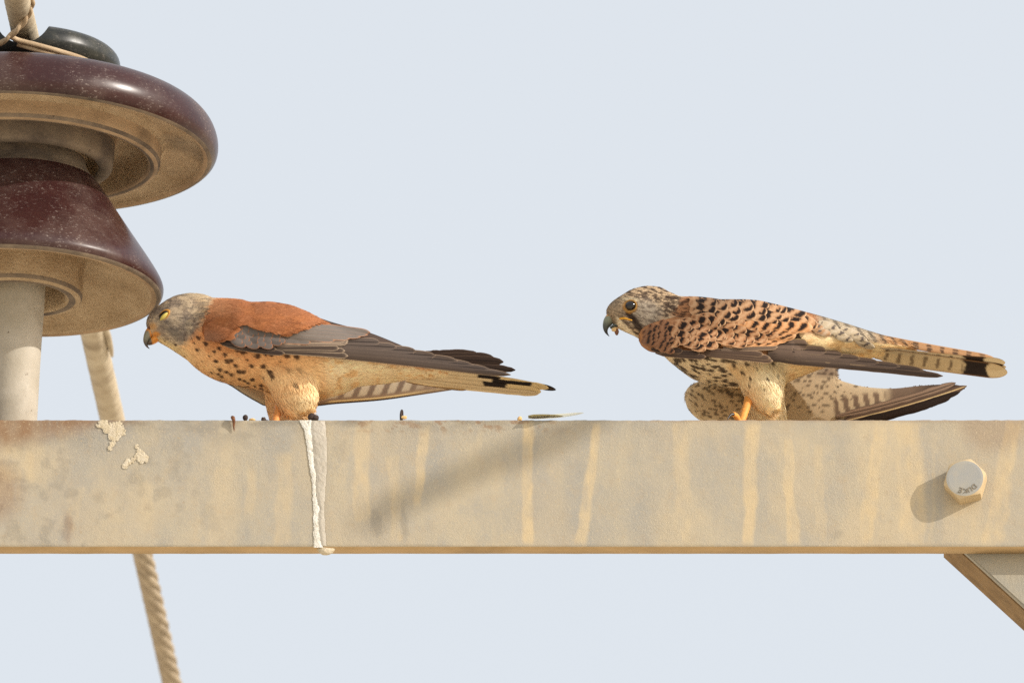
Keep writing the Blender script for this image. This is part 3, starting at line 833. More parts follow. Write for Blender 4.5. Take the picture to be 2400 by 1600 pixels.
def foot(parent, ankle, toes, skin, rad=.0022):
    """tarsus end on the beam with toes that each end in a claw"""
    for tp in toes:
        path = spline([ankle] + [np.array(q) for q in tp[:-1]], 16)
        bump = .0021 + .0004 * np.abs(np.sin(np.linspace(0, 3 * math.pi, 16)))
        v, f = tube(path, bump * np.linspace(1.1, .8, 16), 10)
        t = mesh_obj('toe', v, f, M['skin'], parent, np.repeat(lin(*skin)[None], len(v), 0))
        e = path[-1]; q = np.array(tp[-1])
        cp = spline([e, (e + q) / 2 + np.array([0, 0, .0016]), q], 8)
        v, f = tube(cp, np.linspace(.0014, .0002, 8), 8)
        mesh_obj('claw', v, f, M['claw'], t)
def tarsus(parent, a, b, r0, r1, skin):
    path = spline([a, (np.array(a) * .5 + np.array(b) * .5), b], 20)
    tt = np.linspace(0, 1, 20)
    rad = r0 + (r1 - r0) * tt + .0003 * np.sin(tt * 50)
    v, f = tube(path, rad, 14)
    c = lin(*skin)[None] * (0.82 + .3 * vnoise(v[:, 0] * 900, v[:, 2] * 900, 12))[:, None]
    return mesh_obj('leg', v, f, M['skin'], parent, c)

def loose_barbs(name, parent, region, box, sfun, ymid, colf, flowf, ln, n, seed, off=.0078, width=.0004, lift=.10):
    """barbs lying over the covert feathers"""
    r = np.random.default_rng(seed)
    px = r.uniform(box[0], box[1], n * 3); py = r.uniform(box[2], box[3], n * 3)
    k = region(px, py); px, py = px[k][:n], py[k][:n]; n = len(px)
    fx, fy = flowf(px, py); a = r.normal(0, .14, n); fx, fy = fx * np.cos(a) - fy * np.sin(a), fx * np.sin(a) + fy * np.cos(a)
    L = ln * PXM / 1000 * r.uniform(.6, 1.25, n); col = colf(px, py) * (1 + r.normal(0, .09, n))[:, None]
    w = width * PXM * r.uniform(.7, 1.3, n); V = np.zeros((n, 5, 3)); lf = lift * ln / 1000 * r.uniform(.4, 1.4, n)
    for k, (t, ww, h) in enumerate(((0, .8, 0), (.5, 1, .75))):
        for j, sg in enumerate((-1, 1)):
            x = px + fx * L * t - fy * w * ww * sg; y = py + fy * L * t + fx * w * ww * sg
            V[:, 2 * k + j] = P(x, y, ymid - (sfun(x, y) + off + lf * h))
    x = px + fx * L; y = py + fy * L; V[:, 4] = P(x, y, ymid - (sfun(x, y) + off + lf))
    b = (np.arange(n) * 5)[:, None]
    o = mesh_obj(name, V.reshape(-1, 3), (b + [[0, 2, 3, 1]]).tolist() + (b + [[2, 4, 3]]).tolist(), M['plume'], parent, np.repeat(col, 5, 0))
    o['kind'] = 'stuff'
    return o

# ------------------------------------------------------------------ the chestnut-backed male
YM = 0.046
male = empty('falcon')
tag(male, 'chestnut backed falcon with plain grey head and closed eye beside the insulator', 'bird')
mT = [(343, 752), (346, 744), (352, 734), (361, 725), (372, 716), (391, 703), (413, 692.5), (446, 687), (472, 689), (502, 698), (526, 699), (558, 701), (591, 708), (623, 707), (667, 712), (710, 726), (754, 748), (797, 770), (860, 798), (930, 828), (1000, 852), (1070, 872)]
mB = [(343, 762), (346, 772), (352, 784), (361, 795), (372, 801), (391, 812), (413, 826), (437, 842), (459, 862), (480, 877), (506, 890), (532, 898.5), (569, 907), (602, 914), (650, 922), (700, 932), (740, 937), (780, 929), (805, 922), (842, 906), (911, 898), (963, 889), (1010, 888), (1070, 884)]
mW = [(343, 2.5), (350, 8), (361, 11), (380, 14), (410, 16.5), (440, 18), (480, 23), (520, 31), (560, 38), (620, 43), (700, 43), (760, 38), (820, 31), (880, 24), (950, 16), (1010, 11), (1070, 7)]
mb = Body(mT, mB, mW, YM)
YN, YF = YM - .016, YM + .026
near_thigh = limb_loft([(835, 600, 740), (860, 604, 744), (880, 611, 745), (898, 622, 746), (915, 632, 746), (930, 640, 745), (942, 646, 741), (952, 652, 735), (962, 662, 722), (970, 676, 706)], YN,
                       [(835, 12), (870, 16), (900, 16), (930, 13), (952, 8), (970, 3)])
far_thigh = limb_loft([(860, 605, 735), (900, 612, 735), (920, 618, 732), (940, 621, 728), (960, 625, 722), (980, 630, 716), (1000, 636, 708), (1012, 642, 700)], YF,
                      [(860, 14), (900, 16), (940, 14), (980, 11), (1012, 6)])
mbody = fuse('body', [mb.loft(), near_thigh, far_thigh], .0014, 4, male)

hb_m = line_x([(505, 690), (500, 705), (490, 728), (478, 751), (466, 770), (452, 786), (433, 803), (418, 818), (412, 832)])
th_l = curve([(835, 600), (860, 604), (880, 611), (898, 622), (915, 632), (930, 638), (950, 628), (985, 634)])
th_r = curve([(835, 738), (860, 744), (900, 746), (930, 745), (955, 738), (985, 716)])
def thigh_m(px, py):
    return sm(-8, 10, px - th_l(py)) * sm(-10, 6, th_r(py) - px) * sm(850, 890, py)
def flow_m(px, py):
    e = 6.0
    t = np.clip((py - mb.T(px)) / (mb.B(px) - mb.T(px) + 1e-6), 0, 1)
    mt = (mb.T(px + e) - mb.T(px - e)) / (2 * e); m2 = (mb.B(px + e) - mb.B(px - e)) / (2 * e)
    sl = np.clip(mt * (1 - t) + m2 * t, -.9, .9)
    hd = 1 - sm(0, 20, px - hb_m(py))
    sl = sl * (1 - hd) + hd * np.clip((py - 748) / 55 , -.7, .9)
    k = thigh_m(px, py)
    fx = (1 - k) * 1 + k * .45; fy = (1 - k) * sl + k * 1.0
    l = np.hypot(fx, fy)
    return fx / l, fy / l
MS = [(660,602,1),(740,665,1.1),(645,727,.9),(615,657,.5),(880,713,.9),(828,747,.8),(775,792,.5),(942,785,.9),(845,850,1),(970,852,1.2),(1018,846,.9),(1057,900,.9),(890,943,.9),(955,970,1),(1010,998,1),(868,990,.8),(905,1020,.7),(1092,965,1.1),(1145,970,1),(1230,905,1.1),(1355,912,1.2),(1292,800,1.3),(1080,742,.9),(1130,757,1.1),(1375,780,1),(1445,790,1),(1615,800,1.2),(1715,810,1.2),(1430,970,1.3),(1460,1015,1),(1238,1052,1),(1102,1048,.8),(1150,1065,.7),(1190,1090,.7),(1330,1117,.9),(1710,1105,.9),(1365,1030,.6),(800,975,.5),(885,1065,.7),(1000,1095,.8),(1050,1103,.5),(950,1087,.5),(1260,1120,.5),(1425,1390,.6),(700,850,.35),(1540,860,.5),(1180,840,.5),(300,630,.3),(420,680,.6),(1180,765,.5)]
MSP = [(320 + x / 4.612, 660 + y / 4.612, 6.6 * s, 4.9 * s, .92) for x, y, s in MS] + [(320 + 1620 / 4.612, 660 + 950 / 4.612, 8, 6, .4), (320 + 1740 / 4.612, 660 + 940 / 4.612, 8, 6, .4)]
_bo = np.random.default_rng(5)
for k in range(34):      # flecks along the collar
    y_ = 720 + k * 2.3; x_ = float(hb_m(y_)) - _bo.uniform(-2, 26)
    MSP.append((x_, y_, 3.4, 1.3, .55))
def col_m(px, py):
    t = np.clip((py - mb.T(px)) / (mb.B(px) - mb.T(px) + 1e-6), 0, 1)
    n1 = fbm(px / 18, py / 10, 12); n2 = fbm(px / 6, py / 5, 14); st = fbm(px / 26 + py / 60, py / 3.2, 18, 3)
    rufous, chest, buff, cream = lin(172, 108, 70), lin(226, 164, 110), lin(242, 196, 142), lin(252, 234, 198)
    c = mix(np.repeat(chest[None], len(px), 0), buff, sm(.45, .95, t + (n1 - .5) * .3))
    c = mix(c, rufous, 1 - sm(.12, .34, t))
    c = mix(c, buff, sm(640, 730, px) * sm(.35, .6, t))
    c = mix(c, mix(np.repeat(lin(252, 230, 190)[None], len(px), 0), lin(236, 198, 146), sm(.5, .68, n1)), sm(730, 790, px) * sm(.3, .55, t))
    c = mix(c, cream, sm(930, 985, px) * sm(.45, .6, n2) * .8)
    k = thigh_m(px, py)
    th = mix(np.repeat(lin(244, 200, 146)[None], len(px), 0), lin(248, 222, 176), np.clip(sm(900, 950, py) * sm(640, 720, px) + .5 * sm(690, 740, px), 0, 1))  # paler towards the lower rear: sunlight painted into the thigh colour
    th = mix(th, lin(236, 196, 144), .5 * sm(952, 975, py))
    c = mix(c, th, k)
    c = mix(c, lin(208, 142, 92), .9 * (1 - sm(.50, .78, t + (n1 - .5) * .2)) * (1 - sm(540, 620, px)))
    # head
    h = 1 - sm(-16, 14, px - hb_m(py) + (n2 - .5) * 20)
    hc = mix(np.repeat(lin(202, 180, 150)[None], len(px), 0), lin(156, 138, 120), sm(.38, .62, fbm(px / 13, py / 13, 22)))
    hc = mix(hc, lin(208, 178, 138), sm(452, 492, px + (752 - py) * .25) * (0.4 + .6 * sm(.3, .6, n2)))
    hc = mix(hc, lin(192, 172, 142), (1 - sm(4, 22, py - mb.T(px))) * sm(400, 440, px) * .8)
    hc = mix(hc, lin(100, 92, 88), .6 * (1 - sm(10, 24, np.hypot((px - 394) / 1.5, (py - 764) - (px - 394) * .45))))       # moustache
    hc = mix(hc, lin(112, 104, 98), .55 * (1 - sm(10, 22, np.hypot((px - 412) / 1.4, (py - 784) - (px - 412) * .55))))
    hc = mix(hc, lin(116, 108, 102), .5 * (1 - sm(8, 20, np.hypot((px - 432) / .9, (py - 757) / 1.5))))
    hc = mix(hc, lin(112, 98, 84), .5 * (1 - sm(8, 18, np.hypot((px - 424) / 1.2, (py - 716)))))
    hc = mix(hc, lin(100, 90, 80), .45 * (1 - sm(3, 12, np.abs(py - 724 + (px - 380) * .62) )) * (1 - sm(14, 30, np.abs(px - 378))))
    hc = mix(hc, lin(184, 166, 142), .75 * (1 - sm(10, 24, np.hypot((px - 410), (py - 742) / 1.3))))
    hc = mix(hc, lin(96, 88, 84), .45 * sm(.56, .70, st))
    hc = mix(hc, lin(196, 150, 98), .8 * (1 - sm(4, 14, np.hypot(px - 358, py - 765))))
    hc = mix(hc, lin(216, 146, 70), .9 * (1 - sm(3, 9, np.hypot((px - 365) / 1.5, py - 783))))
    c = mix(c, hc, h)
    # pale throat
    thr = sm(-4, 10, (py - 786) - (px - 372) * .50) * (1 - sm(400, 470, px)) * sm(366, 374, px)
    c = mix(c, lin(232, 206, 156), thr)
    c = mix(c, lin(66, 46, 38), spots_mask(px, py, MSP, flow_m))
    return c * (0.90 + .2 * n2)[:, None]
v = verts_of(mbody); px, py = near_px(v, YM); set_col(mbody, col_m(px, py))

# wing: shell under the feathers
mWB = curve([(472, 774), (478, 788), (486, 796), (521, 806), (554, 818), (591, 826), (632, 830), (665, 830), (700, 830), (805, 838), (911, 850), (1016, 862), (1095, 869.5), (1197, 878)])
mWT = curve([(472, 772), (478, 752), (500, 741), (540, 728), (600, 722), (680, 727), (740, 742), (776, 754), (868, 780), (929, 804), (974, 823), (1021, 834), (1074, 846), (1132, 859), (1197, 877)])
mBW = curve([(472, 25), (500, 34), (560, 45), (640, 50), (740, 48), (850, 39), (950, 30), (1060, 21), (1197, 13)])
crease_m = curve([(470, 772), (480, 757), (500, 744), (530, 733), (560, 728), (600, 724)])
def ws_m(px, py):
    tp = mb.T(np.minimum(px, 700)) * (px < 700) + mWT(px) * (px >= 700)
    t = np.clip((py - tp) / (mWB(px) - tp + 1e-6), 0, 1.15)
    w = mBW(px) / 1000 * np.sin((.2 + .8 * np.clip(t, 0, 1)) * math.pi / 2)
    bd = np.where(px < 1065, mb.depth(px, py), 0) + .003
    k = sm(470, 505, px) * .85 + .15
    st = .0035 * sm(-2, 3, py - crease_m(px)) * (1 - sm(545, 600, px))
    return np.maximum(bd, bd + (w - bd) * k * (w > bd)) + st
def shell(name, parent, x0, x1, top, bot, sfun, ymid, colf, nx=120, ny=26, off=-.0008):
    xs_ = np.linspace(x0, x1, nx); u = np.linspace(0, 1, ny)
    X = np.repeat(xs_[:, None], ny, 1); Y = top(xs_)[:, None] * (1 - u) + bot(xs_)[:, None] * u
    s = sfun(X, Y) + off - .004 * sm(.9, 1, u)[None, :] - .004 * (1 - sm(0, .1, u))[None, :]
    vv = P(X, Y, ymid - s).reshape(-1, 3)
    back = P(X, Y, ymid - s + .0035).reshape(-1, 3)
    f = grid_faces(nx, ny); n = nx * ny
    ed = list(range(ny)) + [i * ny + ny - 1 for i in range(1, nx)] + [(nx - 1) * ny + j for j in range(ny - 2, -1, -1)] + [i * ny for i in range(nx - 2, 0, -1)]
    ff = f.tolist() + (f[:, ::-1] + n).tolist() + [[ed[i], ed[(i + 1) % len(ed)], ed[(i + 1) % len(ed)] + n, ed[i] + n] for i in range(len(ed))]
    c = colf(X.ravel(), Y.ravel())
    return mesh_obj(name, np.concatenate([vv, back]), ff, M['plume'], parent, np.concatenate([c, c]))
def wcol_m(px, py):
    c = np.repeat(lin(160, 98, 60)[None], len(px), 0)
    lowk = sm(-24, -8, py - mWB(px))
    c = mix(c, lin(78, 64, 56), np.maximum(lowk * sm(510, 545, px), sm(690, 760, px)))
    return c
mwing = shell('wing', male, 474, 1150, mWT, mWB, ws_m, YM, wcol_m)
def fm(base, tip, hw, colf, off, bow=0.0, **kw):
    b, e = np.array(base, float), np.array(tip, float); d = e - b
    c = (b + e) / 2 + np.array([-d[1], d[0]]) / np.linalg.norm(d) * bow
    return feather('feather', mwing, b, c, e, hw, ws_m, YM, colf, off, **kw)
BRN = (92, 76, 66)
# primaries, outermost first (deepest)
for i, (b, tp, hw, bow) in enumerate([((700, 823), (1197, 878), 8, 3), ((700, 820), (1150, 866), 9, 3), ((702, 817), (1110, 855), 9, 3), ((705, 814), (1074, 846), 10, 3), ((708, 810), (1022, 834), 10, 2), ((712, 806), (976, 823), 10, 2), ((716, 802), (930, 814), 10, 1), ((720, 797), (890, 802), 10, 0)]):
    fm(b, tp, hw, edged((72 + i * 2, 60 + i * 2, 52 + i * 2), (142, 120, 100), (40, 32, 28), .82, .975), (-.0012 + i * .0004, -.0012 + i * .0005), -bow, nl=30, tipf=.12, camber=.0009)
# secondaries, a grey bundle with pale rims
for i, (b, tp, hw) in enumerate([((640, 822), (816, 834), 7), ((640, 817), (809, 822), 7), ((640, 814), (795, 816), 7), ((640, 809), (815, 803), 7), ((642, 805), (816, 799), 7), ((645, 801), (812, 795), 8)]):
    fm(b, tp, hw, edged((72, 60, 52) if i < 3 else (96, 82, 72), (172, 150, 126), None, .70, .95), (.0018 + i * .0004, .0022 + i * .0005), -2, nl=24, tipf=.10)
for i, (b, tp, hw) in enumerate([((625, 797), (728, 802), 7.5), ((640, 789), (785, 797), 7), ((652, 781), (820, 793), 7), ((664, 774), (845, 789), 7), ((678, 767), (862, 784), 7), ((690, 759), (868, 779), 7)]):
    fm(b, tp, hw, edged((110 + 3 * (i % 3), 101 + 3 * (i % 3), 94 + 3 * (i % 3)), (178, 126, 90), None, .72, .95), (.0040 + i * .0004, .0044 + i * .0004), -3, nl=24, tipf=.14)
# dark primary coverts and alula along the lower edge
for i, (b, tp, hw) in enumerate([((520, 806), (668, 828), 7), ((516, 803), (648, 818), 7), ((512, 798), (645, 810), 7)]):
    fm(b, tp, hw, edged((62, 51, 45), (150, 128, 106), (42, 34, 31), .80, .95), (.0030 + i * .0004, .0036 + i * .0004), 4, nl=22, tipf=.14)
# chestnut scapulars and mantle
def rows_of_feathers(region, flowf, sx, sy, ln, hw, colmk, x0, x1, y0, y1, emit, seed):
    r = random.Random(seed); out = []
    x = x1; k = 0
    while x > x0:
        y = y0 + (sy / 2 if k % 2 else 0)
        while y < y1:
            xx, yy = x + r.uniform(-.18, .18) * sx, y + r.uniform(-.18, .18) * sy
            if region(xx, yy): out.append((xx, yy))
            y += sy
        x -= sx; k += 1
    for n_, (xx, yy) in enumerate(out):
        fx, fy = flowf(np.array([xx]), np.array([yy])); fx, fy = float(fx[0]), float(fy[0])
        l = ln * r.uniform(.9, 1.1)
        emit((xx, yy), (xx + fx * l, yy + fy * l), hw * r.uniform(.9, 1.1), colmk(xx, yy, r), n_)
# grey greater coverts with rufous rims
gtop = curve([(515, 790), (528, 772), (542, 759), (560, 757), (600, 768), (640, 780), (670, 790)])
gbot = curve([(515, 796), (540, 802), (580, 806), (620, 806), (670, 803)])
def gry(xx, yy, r):
    k = r.uniform(.88, 1.1)
    return edged((102 * k, 93 * k, 87 * k), (146, 100, 72), None, r.uniform(.74, .9), .90)
rows_of_feathers(lambda x, y: float(gtop(x)) < y < float(gbot(x)) - 2 and 518 < x < 640, lambda a, b_: (np.full_like(a, .95), np.full_like(a, .30)), 17, 10, 34, 9, gry, 516, 642, 752, 806,
                 lambda b, t, hw, cf, n_: feather('feather', mwing, b, ((b[0] + t[0]) / 2, (b[1] + t[1]) / 2 - 2), t, hw, ws_m, YM, cf, (.0056, .0062), nl=18, nw=9, root=.3, tipf=.45, camber=.0003), 17)
def ruf(xx, yy, r):
    k = r.uniform(.92, 1.08)
    return edged((160 * k, 101 * k, 64 * k), (172, 114, 76), None, .80, .93, .06)
gb = curve([(478, 800), (510, 797), (530, 780), (545, 765), (560, 760), (600, 772), (660, 783), (700, 772), (740, 757), (770, 752)])
def reg_m(x, y):
    return (float(mb.T(x)) + 5 < y < float(gb(x)) - 6) and x > float(hb_m(y)) + 22 and x < 752 and (x > 490 or y < 786)
def wflow_m(px, py):
    a = np.interp(px, [480, 560, 640, 760], [.10, .16, .20, .30]); l = np.hypot(1, a); return 1 / l + 0 * px, a / l
rows_of_feathers(reg_m, wflow_m, 17, 12, 38, 10, ruf, 484, 752, 690, 800,
                 lambda b, t, hw, cf, n_: feather('feather', mwing, b, ((b[0] + t[0]) / 2, (b[1] + t[1]) / 2 - 1), t, hw, ws_m, YM, cf, (.0062, .0066), nl=12, nw=7, root=.3, tipf=.5, camber=.0002, topf=lambda a: mb.T(a) - 1), 3)

def under_wing_m(px, py):
    b = (vnoise((px + (py - 900) * .35) / 17.0, py * 0, 4) * 0 + np.sin((px - (mF.B(px) - py) * .45) / 34.0 * 2 * math.pi))
    t = np.clip((mF.B(px) - py) / 52, 0, 1)
    c = mix(np.repeat(lin(188, 172, 146)[None], len(px), 0), lin(126, 107, 90), sm(-.1, .5, b) * sm(745, 800, px) * sm(.15, .3, t))
    c = mix(c, lin(140, 116, 96), (1 - sm(.20, .34, t)) * sm(700, 745, px))
    c = mix(c, lin(226, 200, 150), (1 - sm(.035, .06, np.abs(t - .13))) * sm(760, 780, px))
    c = mix(c, lin(60, 46, 38), 1 - sm(.03, .10, t))
    c = mix(c, lin(150, 126, 102), sm(940, 1010, px) * .75)
    return c
# the far wing hangs open behind the belly
mF = Body([(526, 893), (545, 888), (600, 884), (700, 880), (800, 872), (900, 862), (980, 852), (1040, 868), (1078, 905)],
          [(526, 896), (545, 907), (569, 923), (602, 942), (621, 951), (680, 953), (743, 951.5), (779, 947.5), (885, 939), (990, 924.5), (1078, 911)],
          [(526, 2), (600, 6), (700, 6), (850, 4.5), (1000, 3), (1078, 1)], YM + .052)
v, f = mF.loft(160, 60)
px, py = proj(v)
fwing = mesh_obj('far_wing', v, f, M['plume'], male, under_wing_m(px, py))
for i, (b, tp, hw) in enumerate([((960, 868), (1208, 867), 9), ((950, 852), (1180, 848), 11), ((950, 846), (1158, 838), 10), ((940, 842), (1122, 832), 11), ((940, 846), (1100, 834), 9)]):
    feather('feather', fwing, b, ((b[0] + tp[0]) / 2 , (b[1] + tp[1]) / 2 - 12), tp, hw, lambda a, b_: 0 * a, YM + .045 + .0012 * i, edged((50, 38, 31), (84, 66, 54), (34, 26, 22), .84, .97), (0, 0), nl=26, tipf=.18, ragged=.25)

# tail: a folded fan seen from below, the near rim higher in the picture
def tail_y(px, py, pc, yc): return -(py - pc(px)) / (SINT * PXM) * -1 * -1
TPm = curve([(960, 874), (1080, 884), (1200, 897), (1310, 912)])
def ts_m(px, py): return (TPm(px) - py) / (SINT * PXM) * .8
def tailcol_m(bar, tipc=(236, 214, 168), basec=(226, 208, 174), black=(36, 28, 26), edge=None, x0=0, x1=0):
    def f(t, u, px, py):
        c = np.repeat(lin(*basec)[None], len(t), 0)
        c = mix(c, lin(228, 200, 146), sm(.5, .9, u) * .7)
        wv = (fbm(px / 14, py / 8, 71) - .5) * 16
        k = sm(x0 - 3, x0 + 3, px + wv * .4) * (1 - sm(x1 - 3, x1 + 3, px + wv + u * 5))
        c = mix(c, lin(*black), k * bar)
        c = mix(c, lin(*tipc), sm(x1, x1 + 8, px + wv))
        c = mix(c, lin(150, 122, 90), (1 - sm(.03, .10, np.abs(u))) * .5)
        return c
    return f
for i, (b, ct, tp, hw, x0, x1, bar) in enumerate([((960, 866), (1140, 877), (1303, 913), 7, 1225, 1310, 1), ((960, 871), (1140, 884), (1286, 909), 8, 1118, 1172, 1), ((960, 879), (1140, 895), (1264, 908), 9, 1152, 1240, 1), ((955, 886), (1140, 904), (1268, 918), 10, 1132, 1186, 1), ((955, 891), (1120, 912), (1262, 923), 7, 1300, 1310, 0)]):
    feather('tail_feather', male, b, ct, tp, hw, ts_m, YM, tailcol_m(bar, x0=x0, x1=x1), (.0006 * i, .0009 * i), nl=90, nw=13, tipf=.10, camber=.0003, ragged=.1)
feather('tail_feather', male, (950, 893), (1010, 900), (1092, 914), 5, lambda a, b_: 0 * a, YM + .02, edged((176, 150, 112), (120, 96, 72), None, .6, .97), (0, 0), nl=24)

def skip_m(px, py): return (px > 480) & (px < 1060) & (py > mWT(px) + 6) & (py < mWB(px) - 3) | (np.hypot(px - 383, py - 740) < 13) | (np.hypot((px - 362) / 1.3, py - 775) < 11)
def len_m(px, py):
    h = 1 - sm(0, 20, px - hb_m(py)); k = thigh_m(px, py)
    l = 5.0 * (1 - h) + 2.8 * h; l = l * (1 - k) + 8.0 * k; l = l + 5 * k * sm(925, 950, py)
    return l * (.45 + .55 * sm(345, 385, px))
barbs('plumage', mbody, YM, col_m, flow_m, len_m, 30000, male, skip_m, seed=2)

# head: beak, eye
def culm_m(px, py):
    d = sm(790, 812, py)
    c = mix(np.repeat(lin(132, 130, 112)[None], len(px), 0), lin(60, 52, 48), d)
    return mix(c, lin(98, 62, 44), .6 * sm(796, 802, py) * (1 - sm(811, 815, py)) * sm(.45, .6, fbm(px / 4, py / 4, 6)))
def cere_m(px, py): return np.maximum(1 - sm(775, 783, py - (px - 350) * .25), sm(353, 358, px - (py - 800) * .3) * (1 - sm(808, 814, py)))
beak(male, YM, [(368, 772, 13, 20), (358, 774, 12, 18), (350, 781, 11, 14), (345, 790, 9, 11), (342, 799, 6.5, 7), (342.5, 807, 3.6, 4), (346, 813, 1.9, 2), (350.5, 817, .5, .5)],
     [(380, 782, 9, 17), (368, 791, 9, 15), (358, 799, 7.5, 11), (350, 804.5, 4.5, 7), (345, 807, 1.5, 2)], culm_m, (214, 140, 58), cere_m)
hy = lambda x, y, e=0: float(YM - mb.depth(np.array([x]), np.array([y]))[0] - e)
ball('nostril', P(350.5, 768, YM - .0055), .0013, plain('nostril_brown', (92, 48, 26), .7), male)
rotm = Matrix.Rotation(R(38), 3, 'Y') @ Matrix.Identity(3)
hd = Matrix.Rotation(R(-22), 3, 'Z')
er = hd @ Matrix.Rotation(R(42), 3, 'Y').inverted()
ec = P(384, 740, hy(384, 740) + .002)
eye = ball('eye', ec, .0046, M['eye'], male, rot=er, scl=(1.12, .75, .66))
torus('eye_ring', P(384, 740, hy(384, 740) + .0008), .0047, .0010, M['skin'], male, er, (196, 140, 62), 1.14, .70)
lid = ball('eyelid', np.array(P(385.5, 743, hy(385.5, 743) + .0016)), .0044, M['skin'], male, rot=er, scl=(1.08, .82, .42), col=(196, 178, 92))

SK = (224, 150, 84)
na = P(657, 940, YM - .008); nb = P(645, 986, .021); nb[2] = Z_TOP + .0024; 
nb = P(643, 996, .026); nb[2] = Z_TOP + .0026
tarsus(male, na, nb, .0034, .0026, SK)
def toe_pts(ank, dirs):
    res = []
    for (dx, dy, l) in dirs:
        d = np.array([dx, dy, 0.]); d /= np.linalg.norm(d)
        e = ank + d * l; res.append([ank + d * l * .5 + np.array([0, 0, .002]), e - np.array([0, 0, .0004]), e + d * .006 - np.array([0, 0, .0022])])
    return res
foot(male, nb, toe_pts(nb, [(-1, -.22, .020), (-1, .18, .024), (-.8, .8, .018), (1, .3, .013)]), SK)
fa = P(652, 985, YF); fb = P(648, 1000, YF); fb[2] = Z_TOP + .0026
tarsus(male, fa + np.array([0, 0, .012]), fb, .0032, .0026, SK)
foot(male, fb, toe_pts(fb, [(-1, -.3, .020), (-1, .15, .024), (-.8, .8, .018), (1, .2, .013)]), SK)

def rufcol(px, py):
    n = fbm(px / 30, py / 14, 301); n2 = fbm(px / 5, py / 5, 303)
    c = mix(np.repeat(lin(168, 107, 68)[None], len(px), 0), lin(148, 91, 58), sm(.4, .6, n))
    c = mix(c, lin(122, 74, 48), .6 * sm(.55, .72, fbm(px / 16 - py / 30, py / 7, 307)))
    c = mix(c, lin(184, 128, 90), sm(.6, .75, n2) * .5)
    c = mix(c, lin(192, 136, 97), (1 - sm(500, 560, px)) * (1 - sm(725, 750, py)) * .8)
    c = mix(c, lin(180, 120, 82), sm(.45, .6, n) * .4)
    return mix(c, lin(150, 106, 80), (1 - sm(480, 530, px)) * sm(760, 790, py))
loose_barbs('mantle_barbs', male, lambda x, y: (y > mb.T(x) + 4) & (y < gb(x) - 5 + 6 * fbm(x / 9, y / 9, 8)) & (x > hb_m(y) - 14 + 38 * vnoise(x / 4, y / 4, 77)) & (x < 768), (478, 768, 690, 800), ws_m, YM, rufcol, wflow_m, 4.5, 9000, 31)

# ------------------------------------------------------------------ the barred female
YW = 0.052
fem = empty('falcon')
tag(fem, 'dark barred rufous falcon with streaked head and open dark eye', 'bird')
fT = [(1421, 728), (1424, 720), (1434, 708), (1457, 692), (1484, 677), (1519, 670), (1542, 672), (1568, 683.5), (1597, 694.6), (1631, 695.5), (1669, 699), (1691, 702), (1736, 702), (1769, 703.6), (1814, 712.5), (1859, 723.7), (1890, 732), (1923, 741), (1984, 759), (2048, 779.5), (2111, 797), (2140, 806)]
fB = [(1421, 735), (1424, 744), (1434, 757), (1450, 770), (1475, 782), (1497, 793), (1520, 813), (1553, 832), (1569, 846), (1591, 864), (1624, 887), (1658, 900), (1702, 907), (1760, 912), (1830, 902), (1870, 885), (1920, 866), (1960, 853), (2020, 841), (2060, 837), (2140, 826)]
fW = [(1421, 2.5), (1428, 8), (1440, 11), (1458, 14), (1485, 16.5), (1520, 18), (1560, 22), (1600, 30), (1650, 38), (1720, 43), (1800, 42), (1860, 37), (1920, 30), (1980, 23), (2040, 17), (2100, 12), (2140, 9)]
fb = Body(fT, fB, fW, YW)
YN2, YF2 = YW - .017, YW + .024
nth = limb_loft([(835, 1690, 1832), (860, 1700, 1836), (873, 1712, 1839), (887, 1725, 1839), (900, 1732, 1837), (918, 1740, 1835), (932, 1750, 1832), (945, 1760, 1828), (956, 1774, 1820), (964, 1786, 1812)], YN2,
                [(835, 12), (870, 16), (900, 16), (930, 12), (956, 5), (964, 3)])
fth = limb_loft([(860, 1730, 1838), (900, 1738, 1838), (930, 1744, 1838), (960, 1748, 1841), (985, 1752, 1843), (1005, 1758, 1842), (1018, 1768, 1830)], YF2,
                [(860, 13), (900, 15), (950, 13), (1005, 10), (1018, 6)])
fbody = fuse('body', [fb.loft(), nth, fth], .0014, 4, fem)
hb_f = line_x([(1600, 690), (1592, 710), (1575, 735), (1552, 752), (1530, 765), (1512, 782), (1500, 800)])
tl2 = curve([(835, 1690), (860, 1700), (873, 1712), (887, 1725), (900, 1732), (918, 1740), (945, 1752), (985, 1752)])
def thigh_f(px, py): return sm(-5, 6, px - tl2(py)) * sm(-6, 4, 1842 - px) * sm(840, 862, py)
def flow_f(px, py):
    e = 6.0
    t = np.clip((py - fb.T(px)) / (fb.B(px) - fb.T(px) + 1e-6), 0, 1)
    mt = (fb.T(px + e) - fb.T(px - e)) / (2 * e); m2 = (fb.B(px + e) - fb.B(px - e)) / (2 * e)
    sl = np.clip(mt * (1 - t) + m2 * t, -.9, .9)
    hd = 1 - sm(0, 20, px - hb_f(py))
    sl = sl * (1 - hd * .6) + hd * .6 * np.clip((py - 722) / 60, -.5, .9)
    k = thigh_f(px, py)
    fx = (1 - k) + k * .5; fy = (1 - k) * sl + k
    l = np.hypot(fx, fy); return fx / l, fy / l
_r = random.Random(21)
FSP = []
for i in range(16):          # breast streaks
    for j in range(11):
        x = 1540 + i * 13 + _r.uniform(-5, 5); t = .52 + j * .047 + _r.uniform(-.02, .02)
        y = float(fb.T(x)) + t * float(fb.B(x) - fb.T(x))
        if y < 836 or thigh_f(np.array([x]), np.array([y]))[0] > .3 or _r.random() < .22: continue
        s = _r.uniform(.6, 1.25)
        FSP.append((x, y, 8.5 * s, 3.3 * s, .9))
